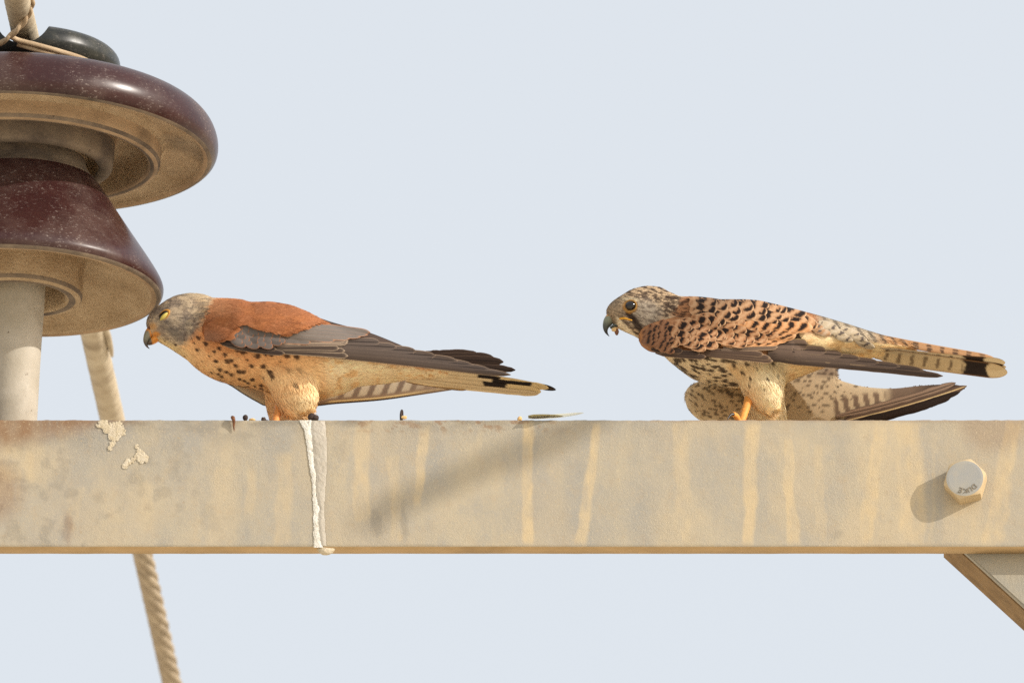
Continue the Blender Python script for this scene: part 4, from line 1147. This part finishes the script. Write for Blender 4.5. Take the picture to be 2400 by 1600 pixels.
FSP += [(1390 + x / 4.48, 650 + y / 4.48, 5 * s, 3 * s, .9) for x, y, s in [(1465, 915, 1.6), (1565, 985, 1.5), (1645, 1050, 1), (1820, 1055, 1.1), (1712, 948, .9), (1870, 900, 1), (1935, 1020, .8), (1640, 1120, .8), (1790, 1160, .5), (1955, 1130, .5), (1340, 955, 1.5), (1600, 905, 1.2)]]
for i in range(70):          # nape and shoulder streaks
    x = _r.uniform(1560, 1655); y = _r.uniform(0, 1); y = float(fb.T(x)) + 3 + y * 50
    FSP.append((x, y, 6.5, 2.2, .75))
def col_f(px, py):
    t = np.clip((py - fb.T(px)) / (fb.B(px) - fb.T(px) + 1e-6), 0, 1)
    n1 = fbm(px / 18, py / 10, 112); n2 = fbm(px / 6, py / 5, 114)
    c = mix(np.repeat(lin(246, 224, 186)[None], len(px), 0), lin(180, 126, 86), 1 - sm(.25, .45, t))
    c = mix(c, mix(np.repeat(lin(244, 216, 166)[None], len(px), 0), lin(226, 186, 130), sm(.45, .7, n1)), sm(1820, 1870, px) * sm(.3, .5, t))
    # grey rump and rufous upper tail coverts with dark chevrons
    up = 1 - sm(.30, .42, t + (n2 - .5) * .12)
    ru = mix(np.repeat(lin(188, 170, 144)[None], len(px), 0), lin(186, 142, 100), sm(2030, 2090, px))
    ph = (px - (py - fb.T(px)) * .9) / 27.0
    br = sm(.25, .6, np.sin(ph * 2 * math.pi) + (n2 - .5) * 1.2)
    ru = mix(ru, lin(84, 76, 70), br * .7)
    c = mix(c, ru, up * sm(1895, 1935, px))
    k = thigh_f(px, py)
    th = mix(np.repeat(lin(238, 204, 154)[None], len(px), 0), lin(246, 226, 184), np.clip(sm(1740, 1800, px) * .9, 0, 1))
    th = mix(th, lin(236, 200, 150), .4 * sm(950, 968, py) * (1 - sm(1815, 1835, px)))
    c = mix(c, th, k)
    # head
    h = 1 - sm(-8, 10, px - hb_f(py) + (n2 - .5) * 18)
    st = fbm(px / 16 + py / 90, (py - .28 * (px - 1500) * (px > 1500) + .25 * (1500 - px) * (px < 1500)) / 2.7, 118, 2) * .7 + .3 * vnoise(px / 6, py / 4, 119)
    hc = mix(np.repeat(lin(198, 170, 136)[None], len(px), 0), lin(84, 68, 57), sm(.40, .58, st) * .95)
    face = (1 - sm(20, 46, np.hypot((px - 1505) / 1.35, (py - 735) / 1.0)))
    hc = mix(hc, mix(np.repeat(lin(176, 162, 144)[None], len(px), 0), lin(136, 122, 108), sm(.40, .62, st)), face * .95)
    hc = mix(hc, lin(158, 138, 114), (1 - sm(1440, 1470, px)) * .8)
    hc = mix(hc, lin(54, 42, 36), .95 * (1 - sm(6, 14, np.hypot((px - 1478) / 1.5, (py - 741) - (px - 1478) * .8))))
    hc = mix(hc, lin(60, 48, 42), .9 * (1 - sm(7, 16, np.hypot((px - 1494) / 1.3, (py - 763) - (px - 1494) * .9))))
    hc = mix(hc, lin(200, 182, 150), .8 * (1 - sm(2, 6, np.abs(py - 702 - (px - 1478) * .05))) * (1 - sm(14, 26, np.abs(px - 1476))))
    hc = mix(hc, lin(176, 126, 62), .8 * (1 - sm(14, 20, np.hypot(px - 1475, (py - 719) * 1.15))))
    c = mix(c, hc, h)
    thr = sm(-3, 5, (py - 756) - (px - 1462) * .98) * (1 - sm(1500, 1530, px)) * sm(1440, 1450, px)
    c = mix(c, lin(240, 222, 190), thr)
    c = mix(c, lin(58, 42, 36), spots_mask(px, py, FSP, flow_f))
    return c * (.9 + .2 * n2)[:, None]
v = verts_of(fbody); px, py = near_px(v, YW); set_col(fbody, col_f(px, py))

fWB = curve([(1495, 792), (1500, 806), (1510, 816), (1524, 824), (1557, 829), (1591, 835), (1653, 838), (1700, 840), (1760, 845), (1812, 848), (1831, 849), (1958, 861), (2086, 864.5), (2210, 881)])
fWT = curve([(1495, 786), (1500, 776), (1510, 766), (1524, 759), (1560, 748), (1613, 737), (1691, 723), (1736, 726), (1800, 738), (1866, 766), (1880, 792), (1934, 818), (2010, 838), (2086, 853), (2163, 867), (2210, 880)])
fBW = curve([(1495, 26), (1520, 36), (1580, 46), (1660, 51), (1760, 50), (1860, 43), (1960, 34), (2080, 24), (2210, 15)])
def ws_f(px, py):
    tp = np.where(px < 1860, fb.T(np.minimum(px, 1860)), fWT(px) - 6)
    t = np.clip((py - tp) / (fWB(px) - tp + 1e-6), 0, 1)
    w = fBW(px) / 1000 * np.sin((.2 + .8 * t) * math.pi / 2)
    bd = np.where(px < 2130, fb.depth(px, py), 0) + .003
    k = sm(1492, 1528, px) * .85 + .15
    return np.maximum(bd, bd + (w - bd) * k * (w > bd))
def wcol_f(px, py):
    c = np.repeat(lin(172, 120, 80)[None], len(px), 0)
    return mix(c, lin(84, 68, 58), np.maximum(sm(-20, -8, py - fWB(px)) * sm(1515, 1550, px), sm(1800, 1850, px)))
fwg = shell('wing', fem, 1497, 2170, fWT, fWB, ws_f, YW, wcol_f)
def ff_(base, tip, hw, colf, off, bow=0.0, **kw):
    b, e = np.array(base, float), np.array(tip, float); d = e - b
    c = (b + e) / 2 + np.array([-d[1], d[0]]) / np.linalg.norm(d) * bow
    return feather('feather', fwg, b, c, e, hw, ws_f, YW, colf, off, **kw)
for i, (b, tp, hw, bow) in enumerate([((1800, 842), (2210, 881), 8, 4), ((1800, 839), (2165, 868), 9, 4), ((1800, 836), (2110, 859), 9, 4), ((1800, 832), (2060, 850), 10, 3), ((1800, 828), (2016, 841), 10, 3), ((1800, 822), (1975, 832), 11, 2), ((1795, 815), (1937, 823), 12, 2), ((1785, 806), (1893, 808), 14, 1)]):
    ff_(b, tp, hw, edged((60 + 6 * i, 48 + 5.2 * i, 40 + 4.6 * i), (120 + i * 3, 98 + i * 3, 80), (36, 28, 24), .82, .97), (-.0012 + i * .0004, -.0012 + i * .0005), -bow, nl=30, tipf=.13, camber=.0009, ragged=.08)
for i, (b, tp, hw) in enumerate([((1650, 830), (1812, 846), 7), ((1650, 826), (1806, 839), 7), ((1655, 822), (1790, 831), 7), ((1690, 820), (1823, 813), 7), ((1695, 815), (1825, 805), 7), ((1700, 810), (1826, 797), 8)]):
    ff_(b, tp, hw, edged((84, 67, 56) if i < 3 else (108, 90, 76), (178, 148, 118), None, .74, .95), (.0018 + i * .0004, .0022 + i * .0005), -2, nl=24, tipf=.12)
for i, (b, tp, hw) in enumerate([((1536, 826), (1655, 836), 7), ((1532, 822), (1640, 829), 7), ((1526, 818), (1600, 822), 7)]):
    ff_(b, tp, hw, edged((72, 58, 50), (158, 130, 106), None, .82, .95), (.0032 + i * .0004, .0038 + i * .0004), 2, nl=22, tipf=.14)
def barred(k, n, ph, thick, pale=(214, 176, 136), dark=(40, 30, 26), chev=.04, base=(192, 136, 90)):
    main = lin(*base) * k; dk = lin(*dark); pl = lin(*pale)
    sx = .10 + rnd.uniform(-1, 1) * .07
    def f(t, u, px, py):
        c = np.repeat(main[None], len(t), 0)
        q = (t + chev * np.abs(u) ** 1.5 + sx * u) * n + ph + (fbm(px / 5, py / 5, 5) - .5) * .35
        w = np.abs((q % 1) - .5)
        c = mix(c, pl, .45 * sm(.30, .48, w))
        b = (1 - sm(thick * .8, thick * 1.15, w)) * (1 - sm(.64, .84, np.abs(u + .10 * np.sin(q * 9)))) * sm(.08, .2, t) * (1 - sm(.93, .97, t))
        c = mix(c, dk, b)
        return mix(c, pl, np.maximum(.5 * sm(.86, .98, np.abs(u)), .7 * sm(.94, .985, t)))
    return f
# barred tertials
for i, (b, tp, hw) in enumerate([((1690, 806), (1830, 800), 11), ((1695, 797), (1850, 792), 13), ((1700, 786), (1866, 786), 14), ((1715, 774), (1880, 770), 15), ((1730, 760), (1905, 768), 14)]):
    ff_(b, tp, hw, barred(1.0, 6.2, rnd.random(), .23), (.0042 + i * .0004, .0048 + i * .0005), -3, nl=60, nw=13, tipf=.16)
def wflow_f(px, py):
    up = np.interp(px, [1500, 1560, 1650, 1750, 1850, 1900], [.0, .22, .40, .42, .36, .30])
    l = np.hypot(1, up); return 1 / l + 0 * px, up / l
gbf = curve([(1497, 806), (1520, 815), (1560, 818), (1620, 820), (1680, 814), (1740, 800), (1800, 780), (1850, 764), (1900, 760)])
def big(xx, yy, r): return barred(r.uniform(.92, 1.06), 2.1, r.uniform(.35, .65), .26, base=(172, 127, 90))
def med(xx, yy, r): return barred(r.uniform(.88, 1.04), 1.9, r.uniform(.3, .6), .24, base=(164, 115, 79))
def small(xx, yy, r): return barred(r.uniform(.80, 1.0), 1.6, r.uniform(.2, .7), .17, pale=(160, 122, 93), base=(142, 97, 68), dark=(54, 42, 36))
emf = lambda o0, nl: (lambda b, t, hw, cf, n_: feather('feather', fwg, b, ((b[0] + t[0]) / 2, (b[1] + t[1]) / 2 - 1.5), t, hw, ws_f, YW, cf, (o0, o0 + .0006), nl=nl, nw=11, root=.3, tipf=.5, camber=.00015, topf=lambda a: fb.T(a) - 1))
rows_of_feathers(lambda x, y: float(fWT(x)) + 8 < y < float(gbf(x)) - 22 and 1640 < x < 1800, wflow_f, 27, 18, 62, 15, med, 1600, 1800, 700, 830, emf(.0058, 34), 8)
rows_of_feathers(lambda x, y: float(fWT(x)) + 4 < y < float(gbf(x)) - 12 and 1540 < x < 1662, wflow_f, 23, 15, 48, 13, med, 1540, 1662, 700, 830, emf(.0066, 28), 9)
rows_of_feathers(lambda x, y: float(fWT(x)) + 3 < y < float(fWB(x)) - 9 and 1499 < x < 1556, wflow_f, 13, 10, 26, 8, small, 1498, 1556, 740, 830, emf(.0070, 20), 10)
rows_of_feathers(lambda x, y: float(fb.T(x)) - 12 < y < float(fWT(x)) + 6 and 1612 < x < 1850 and x > float(hb_f(y)) + 8, wflow_f, 29, 17, 68, 17, big, 1600, 1850, 690, 790, emf(.0062, 36), 11)
# white-grey fringe of rump feathers over the wing root
for i in range(9):
    x = 1868 + i * 17; y = float(fb.T(x)) + 14 + (i % 3) * 9
    feather('feather', fwg, (x, y), (x + 22, y + 9), (x + 46, y + 17), 9, lambda a, b_: fb.depth(a, b_) + .001, YW, barred(1.0, 1.6, rnd.random(), .12, (196, 184, 164), (92, 82, 76), base=(178, 160, 134) if i > 2 else (168, 130, 96)), (.0006, .0014), nl=26, nw=9, root=.3, tipf=.4)

# far wing, drooped beside the leg and seen from its underside
fF = Body([(1605, 926), (1609, 913), (1620, 902), (1640, 893), (1700, 880), (1830, 860), (1900, 854), (1955, 857), (1964, 886), (1990, 897), (2035, 907), (2086, 910), (2163, 903), (2226, 900), (2262, 905)],
          [(1605, 934), (1609, 950), (1620, 968), (1640, 984), (1700, 998), (1800, 1002), (1960, 1000), (2010, 994), (2060, 985), (2110, 973), (2175, 957), (2221, 936), (2262, 908)],
          [(1605, 3), (1612, 9), (1625, 13), (1660, 15), (1760, 12), (1900, 8), (1980, 5), (2080, 3.5), (2262, 1)], YW + .052)
FS2 = []
for i in range(10):
    for j in range(8):
        x = 1618 + i * 14 + _r.uniform(-5, 5); y = 900 + j * 12 + _r.uniform(-4, 4) + (6 if i % 2 else 0)
        if _r.random() < .2: continue
        s = _r.uniform(.6, 1.2) * (1.15 if x > 1650 and y < 945 else .85); FS2.append((x, y, 7.5 * s, 3.2 * s, .85))
for i in range(16):
    for j in range(8):
        x = 1840 + i * 11 + _r.uniform(-4, 4); y = 862 + j * 15 + _r.uniform(-5, 5)
        if _r.random() < .28 or y > 968: continue
        s = _r.uniform(.5, 1.1); FS2.append((x, y, 6 * s, 4 * s, .8))
def flow_fw(px, py):
    a = np.interp(px, [1605, 1640, 1700, 1800], [1.1, .8, .15, -.05]) * np.sign(py - 925 + 12)
    l = np.hypot(1, a); return 1 / l, a / l
def ufcol(px, py):
    n2 = fbm(px / 9, py / 6, 214)
    c = np.repeat(lin(212, 188, 150)[None], len(px), 0)
    c = mix(c, lin(176, 156, 128), sm(1800, 1850, px) * (.6 + .4 * n2))
    c = mix(c, lin(120, 100, 82), sm(1890, 1935, px) * (1 - sm(875, 892, py)) * .8)
    c = mix(c, lin(56, 42, 34), spots_mask(px, py, FS2, flow_fw) * (.8 + .2 * n2))
    t = np.clip((py - fF.T(px)) / (fF.B(px) - fF.T(px) + 1e-6), 0, 1)
    ph = np.sin((px - (py - 940) * .22) / 25.0 * 2 * math.pi)
    bz = sm(1948, 1962, px) * (1 - sm(2066, 2084, px)) * sm(-4, 8, py - (928 - (px - 1960) * .12))
    c = mix(c, lin(112, 92, 76), sm(-.25, .15, ph) * bz * .95)
    c = mix(c, lin(112, 92, 76), sm(2070, 2096, px))
    low = sm(0, 12, (py - (985 - (px - 1950) * .20)))
    c = mix(c, lin(96, 77, 63), low * sm(1930, 1960, px))
    c = mix(c, lin(72, 57, 47), sm(2130, 2200, px))
    return c * (.92 + .16 * n2)[:, None]
v, f = fF.loft(220, 80)
px, py = proj(v)
ffw = mesh_obj('far_wing', v, f, M['plume'], fem, ufcol(px, py))
for i, (b, tp, hw, c1) in enumerate([((1990, 998), (2228, 932), 6, (44, 33, 28)), ((1970, 996), (2250, 918), 7, (40, 30, 25)), ((1960, 990), (2266, 904), 8, (92, 73, 60)), ((1960, 975), (2240, 897), 9, (134, 110, 91))]):
    feather('feather', ffw, b, ((b[0] + tp[0]) / 2 + 12, (b[1] + tp[1]) / 2 + 8), tp, hw, lambda a, b_: fF.depth(a, b_) + .0004, YW + .052, edged(c1, (56, 43, 36), (226, 196, 142) if i == 2 else (50, 40, 34), .85, .97), (.0030 - .0007 * i, .0030 - .0007 * i), nl=34, tipf=.14, camber=.0002, ragged=.35)
barbs('far_wing_down', ffw, YW + .052, ufcol, flow_fw, lambda a, b_: 4.0 * (1 - sm(1940, 1990, a)) + 1.2, 9000, fem, lambda a, b_: a > 1960, seed=6, far=.05, lift=.07)

# tail
TPf = curve([(2040, 826), (2200, 846), (2360, 868)])
def ts_f(px, py): return (TPf(px) - py) / (SINT * PXM) * .8
def ftail(x0, x1, bars, basec=(204, 184, 150), tipc=(214, 196, 160), top=False):
    def f(t, u, px, py):
        c = np.repeat(lin(*basec)[None], len(t), 0)
        wv = (fbm(px / 10, py / 7, 171) - .5) * 14
        ph = np.sin((px + wv * .5 + u * 4) / 30.0 * 2 * math.pi)
        c = mix(c, lin(92, 74, 60), sm(.5, .85, ph) * bars * (1 - sm(.55, .8, np.abs(u))) * (1 - sm(x0 - 12, x0, px)))
        k = sm(x0 - 4, x0 + 4, px + wv + u * u * 8) * (1 - sm(x1 - 3, x1 + 3, px + wv * .5 - u * u * 8))
        c = mix(c, lin(38, 28, 24), k)
        c = mix(c, lin(*tipc), sm(x1 - 2, x1 + 4, px + wv * .5 - u * u * 8))
        c = mix(c, lin(150, 112, 72), .6 * sm(.8, .95, np.abs(u)))
        return c
    return f
feather('tail_feather', fem, (2040, 818), (2200, 842), (2356, 850), 11, ts_f, YW, ftail(2262, 2304, .8), (.0000, .0000), nl=90, nw=13, tipf=.10, camber=.0003)
feather('tail_feather', fem, (2046, 826), (2200, 850), (2358, 860), 8, ts_f, YW, ftail(2300, 2350, .8), (.0008, .0008), nl=90, nw=13, tipf=.10, camber=.0003)
feather('tail_feather', fem, (2050, 832), (2200, 852), (2361, 873), 18, ts_f, YW, ftail(2262, 2312, .75, (206, 188, 154)), (.0016, .0020), nl=90, nw=17, tipf=.14, camber=.0004)
feather('tail_feather', fem, (2050, 838), (2160, 854), (2290, 874), 6, ts_f, YW, ftail(2240, 2290, 1.0, (176, 146, 104)), (.0008, .0010), nl=70, nw=9, tipf=.14, camber=.0004)
# upper tail seen edge on: rufous with dark bars
def utail(t, u, px, py):
    c = np.repeat(lin(178, 136, 98)[None], len(t), 0)
    ph = np.sin(px / 31.0 * 2 * math.pi) + (fbm(px / 12, py / 6, 401) - .5) * 1.1; c = mix(c, lin(70, 55, 48), .85 * sm(.2, .6, ph) * (1 - sm(.55, .9, np.abs(u))))
    return mix(c, lin(110, 80, 56), sm(.75, .95, u))
feather('tail_feather', fem, (2040, 786), (2180, 815), (2330, 839), 7, lambda a, b_: .003 + 0 * a, YW, utail, (.0035, .0035), nl=90, nw=9, tipf=.14, root=.02)
feather('tail_feather', fem, (2050, 796), (2190, 822), (2345, 845), 6, lambda a, b_: .003 + 0 * a, YW, utail, (.0045, .0045), nl=90, nw=9, tipf=.14, root=.02)

def skip_f(px, py): return (px > 1503) & (px < 2000) & (py > np.where(px < 1850, np.minimum(fWT(px), 9e9) + (px < 1612) * 6 - (px >= 1612) * 60, fWT(px) + 4)) & (py < fWB(px) - 3) | (np.hypot(px - 1475, py - 719) < 15)
def len_f(px, py):
    h = 1 - sm(0, 20, px - hb_f(py)); k = thigh_f(px, py)
    l = 5.5 * (1 - h) + 2.6 * h; l = l * (1 - k) + 7.5 * k + 4 * k * sm(925, 950, py)
    return l * (.45 + .55 * sm(1424, 1462, px))
barbs('plumage', fbody, YW, col_f, flow_f, len_f, 30000, fem, skip_f, seed=4)

def culm_f(px, py):
    c = mix(np.repeat(lin(128, 132, 112)[None], len(px), 0), lin(70, 74, 68), sm(750, 768, py))
    return mix(c, lin(34, 30, 30), sm(768, 780, py))
def cere_f(px, py): return np.maximum(1 - sm(741, 747, py - (px - 1430) * .05), sm(1446, 1452, px))
beak(fem, YW, [(1452, 742, 12, 20), (1440, 742, 12, 18), (1430, 747, 12, 15), (1424, 756, 11, 12), (1420, 766, 7.5, 8), (1420, 775, 4.5, 4.5), (1423, 782, 2.2, 2.2), (1428, 788, .5, .5)],
     [(1470, 752, 6, 17), (1458, 757, 8, 16), (1446, 762, 7, 12), (1437, 766, 5, 8), (1430, 768, 2, 3)], culm_f, (214, 148, 52), cere_f)
hyf = lambda x, y, e=0: float(YW - fb.depth(np.array([x]), np.array([y]))[0] - e)
ball('nostril', P(1435.5, 739, YW - .0062), .0014, plain('nostril_dark', (70, 34, 18), .7), fem)
hd2 = Matrix.Rotation(R(-20), 3, 'Z')
ball('eye', P(1478, 717, hyf(1478, 717) + .0014), .0044, M['eye'], fem, rot=hd2, scl=(1, .8, .92))
torus('eye_ring', P(1477, 717.5, hyf(1477, 717.5) + .0002), .0048, .0007, M['skin'], fem, hd2, (150, 108, 46), 1.08, .98)
# yellow gape line
v, f = tube(spline([P(1450, 747, YW - .0085), P(1462, 745.5, YW - .0125), P(1472, 748, YW - .0150), P(1481, 750.5, YW - .0166)], 12), np.linspace(.0010, .0005, 12), 8)
mesh_obj('gape', v, f, M['skin'], fem, np.repeat(lin(222, 160, 48)[None], len(v), 0))
SK2 = (228, 156, 78)
na = P(1757, 928, YN2); nb = P(1736, 998, .020); nb[2] = Z_TOP + .0026
tarsus(fem, na, nb, .0034, .0027, SK2)
tz = toe_pts(nb, [(-1, .25, .022), (-.8, .8, .018), (1, .3, .013)])
e0 = P(1716, 984, .004); e0[2] = Z_TOP + .0028
tz.append([(nb + e0) / 2 + np.array([0, 0, .004]), e0 + np.array([.001, .001, .0035]), e0 + np.array([-.004, -.004, -.003])])
foot(fem, nb, tz, SK2)
fa = P(1765, 990, YF2); fb2 = P(1740, 1012, YF2); fb2[2] = Z_TOP + .0026
tarsus(fem, fa + np.array([0, 0, .012]), fb2, .0032, .0026, SK2)
e1_ = P(1662, 989, .012); e1_[2] = Z_TOP + .0026
foot(fem, fb2, toe_pts(fb2, [(-1, -.3, .020), (-1, .15, .024), (-.8, .8, .018), (1, .2, .013)]), SK2)

# ------------------------------------------------------------------ scraps on the beam
def lump(name, cen, r, mat, scl=(1, 1, 1), seed=0, parent=None, amp=.35):
    bm = bmesh.new(); bmesh.ops.create_icosphere(bm, subdivisions=3, radius=r)
    for v in bm.verts:
        n = float(fbm(np.array([v.co.x / r * 1.3 + 7 + seed]), np.array([v.co.y / r * 1.3 + v.co.z / r * 1.7 + 5]), seed)[0])
        v.co = Vector((v.co.x * scl[0], v.co.y * scl[1], v.co.z * scl[2])) * (1 - amp / 2 + amp * n) + Vector(cen)
    me = bpy.data.meshes.new(name); bm.to_mesh(me); bm.free(); me.materials.append(mat)
    me.polygons.foreach_set('use_smooth', np.ones(len(me.polygons), bool))
    return link(bpy.data.objects.new(name, me), parent)
def onbeam(px, y, h): p = P(px, 984, y); p[2] = Z_TOP + h; return p
pel = empty('dropping_pellet'); tag(pel, 'pair of round dark pellets behind the chestnut falcon\'s feet', 'pellet')
lump('pellet', onbeam(731, .006, .0040), .0034, M['pellet'], (1, 1, 1), 3, pel)
lump('pellet', onbeam(739, .005, .0032), .0029, M['pellet'], (1, 1, .95), 9, pel)
tag(lump('dropping_pellet', onbeam(575, .006, .0036), .0022, M['pellet'], (.95, 1, 1.15), 5), 'single dark oval pellet between thorn shaped scrap and pale crumb', 'pellet')
tag(lump('food_crumb', onbeam(591, .006, .0020), .0020, M['crumb'], (1.4, 1, .6), 6), 'pale crumb in front of the chestnut falcon\'s feet', 'crumb')
ch = empty('dark_scrap'); tag(ch, 'tiny dark jagged scrap close to the chestnut falcon\'s toes', 'scrap')
lump('chip', onbeam(618, .005, .0014), .0018, M['pellet'], (1, .7, 1.5), 8, ch, .7)
lump('chip', onbeam(622, .005, .0006), .0020, M['pellet'], (1.5, .7, .6), 11, ch, .7)
# thorn-like insect leg hanging over the edge
th_ = spline([P(543, 976, -.001), P(547, 981, -.0028), P(548, 990, -.0022), P(548, 1000, -.0016), P(549, 1010, -.0012)], 24)
v, f = tube(th_, np.interp(np.linspace(0, 1, 24), [0, .15, .4, 1], [.0008, .0017, .0013, .0002]), 8)
tag(mesh_obj('insect_thorn', v, f, M['chitin']), 'brown thorn shaped insect leg hanging over the crossarm edge', 'scrap')
# hooked dark leg with a yellow shred
hk = empty('insect_hook'); tag(hk, 'black hooked insect leg standing up with a yellow shred', 'scrap')
lp = spline([onbeam(941, .004, .0002), onbeam(940, .004, .005), onbeam(941, .004, .0085), onbeam(942.5, .004, .0092), onbeam(944, .004, .0080), onbeam(944.5, .004, .005)], 30)
v, f = tube(lp, np.interp(np.linspace(0, 1, 30), [0, .3, .7, 1], [.0013, .0010, .0005, .0004]), 8)
mesh_obj('shank', v, f, M['pellet'], hk)
lump('shred', onbeam(947, .003, .0030), .0018, M['crumb'], (1.3, .5, .8), 4, hk, .6)
tag(lump('food_crumb', onbeam(1218, .004, .0022), .0018, M['crumb'], (1, .8, 1.2), 12, None, .8), 'ragged brown crumb beside the clear insect wing', 'crumb')
wg = empty('insect_wing'); tag(wg, 'translucent pale insect wing lying on the crossarm edge', 'insect wing')
def sheet(name, b, c, e, hw, y0, mat, parent, nl=30, nw=7, zlift=None):
    t = np.linspace(0, 1, nl); u = np.linspace(-1, 1, nw); b, c, e = map(np.array, (b, c, e))
    cen = ((1 - t) ** 2)[:, None] * b + (2 * t * (1 - t))[:, None] * c + (t * t)[:, None] * e
    w = hw * np.minimum(1, .6 + t * 2) * np.sqrt(np.clip(1 - ((t - .35) / .65).clip(0) ** 2.2, .01, 1))
    px = np.repeat(cen[:, :1], nw, 1); py = cen[:, 1:] + u[None] * w[:, None]
    y = y0 + .012 * u[None] * (w / hw)[:, None] + .0004 * np.sin(px / 5)
    return mesh_obj(name, P(px, py, y).reshape(-1, 3), grid_faces(nl, nw), mat, parent)
sheet('membrane', (1238, 978.), (1300, 977.), (1368, 967.), 4.6, .007, M['film'], wg)
sheet('fore_edge', (1238, 976.), (1268, 974.), (1320, 975.), 4.6, .004, dusty('green_wing_case', (212, 206, 160), (196, 188, 140), (160, 146, 104), 400, .5, .2, .0003, 900), wg)
# morsel in the barred falcon's beak
mo = empty('food_morsel'); tag(mo, 'small brown morsel hanging from the barred falcon\'s beak', 'food')
lump('shred', P(1441, 772, YW - .004), .0022, M['crumb'], (1.2, .8, .8), 14, mo, .8)
lump('shred', P(1445.5, 777, YW - .004), .0022, M['chitin'], (.8, .8, 1.3), 15, mo, .8)
# the line whose shadow falls across the beam, carried from the pole top
sh = empty('jumper_cable'); tag(sh, 'covered jumper cable arching out of view from the pole top, its shadow on the crossarm', 'cable')
A = P(868, 1208, 0) + SUN * 1.9; B = P(1390, 978, 0) + SUN * 1.75
d_ = B - A
cp = spline([A + np.array([0, 0, 0]), A + d_ * .5, B, B + d_ * .45 + np.array([0, .05, .06]), np.array([1.75, -.35, Z_TOP + .95]), np.array([1.22, .12, Z_TOP + .35]), np.array([1.16, .20, Z_TOP + .03])], 80)
v, f = tube(cp, .0115, 14); mesh_obj('sheath', v, f, plain('black_sheath', (50, 48, 46), .6), sh)

# ------------------------------------------------------------------ put every thing's empty at its own base
for o in [o for o in C.objects if o.type == 'EMPTY' and o.parent is None]:
    pts = np.concatenate([np.array([c.matrix_basis @ Vector(q) for q in c.bound_box]) for c in o.children])
    lo, hi = pts.min(0), pts.max(0)
    o.location = ((lo[0] + hi[0]) / 2, (lo[1] + hi[1]) / 2, lo[2])
    for c in o.children: c.matrix_parent_inverse = Matrix.Translation(-o.location)
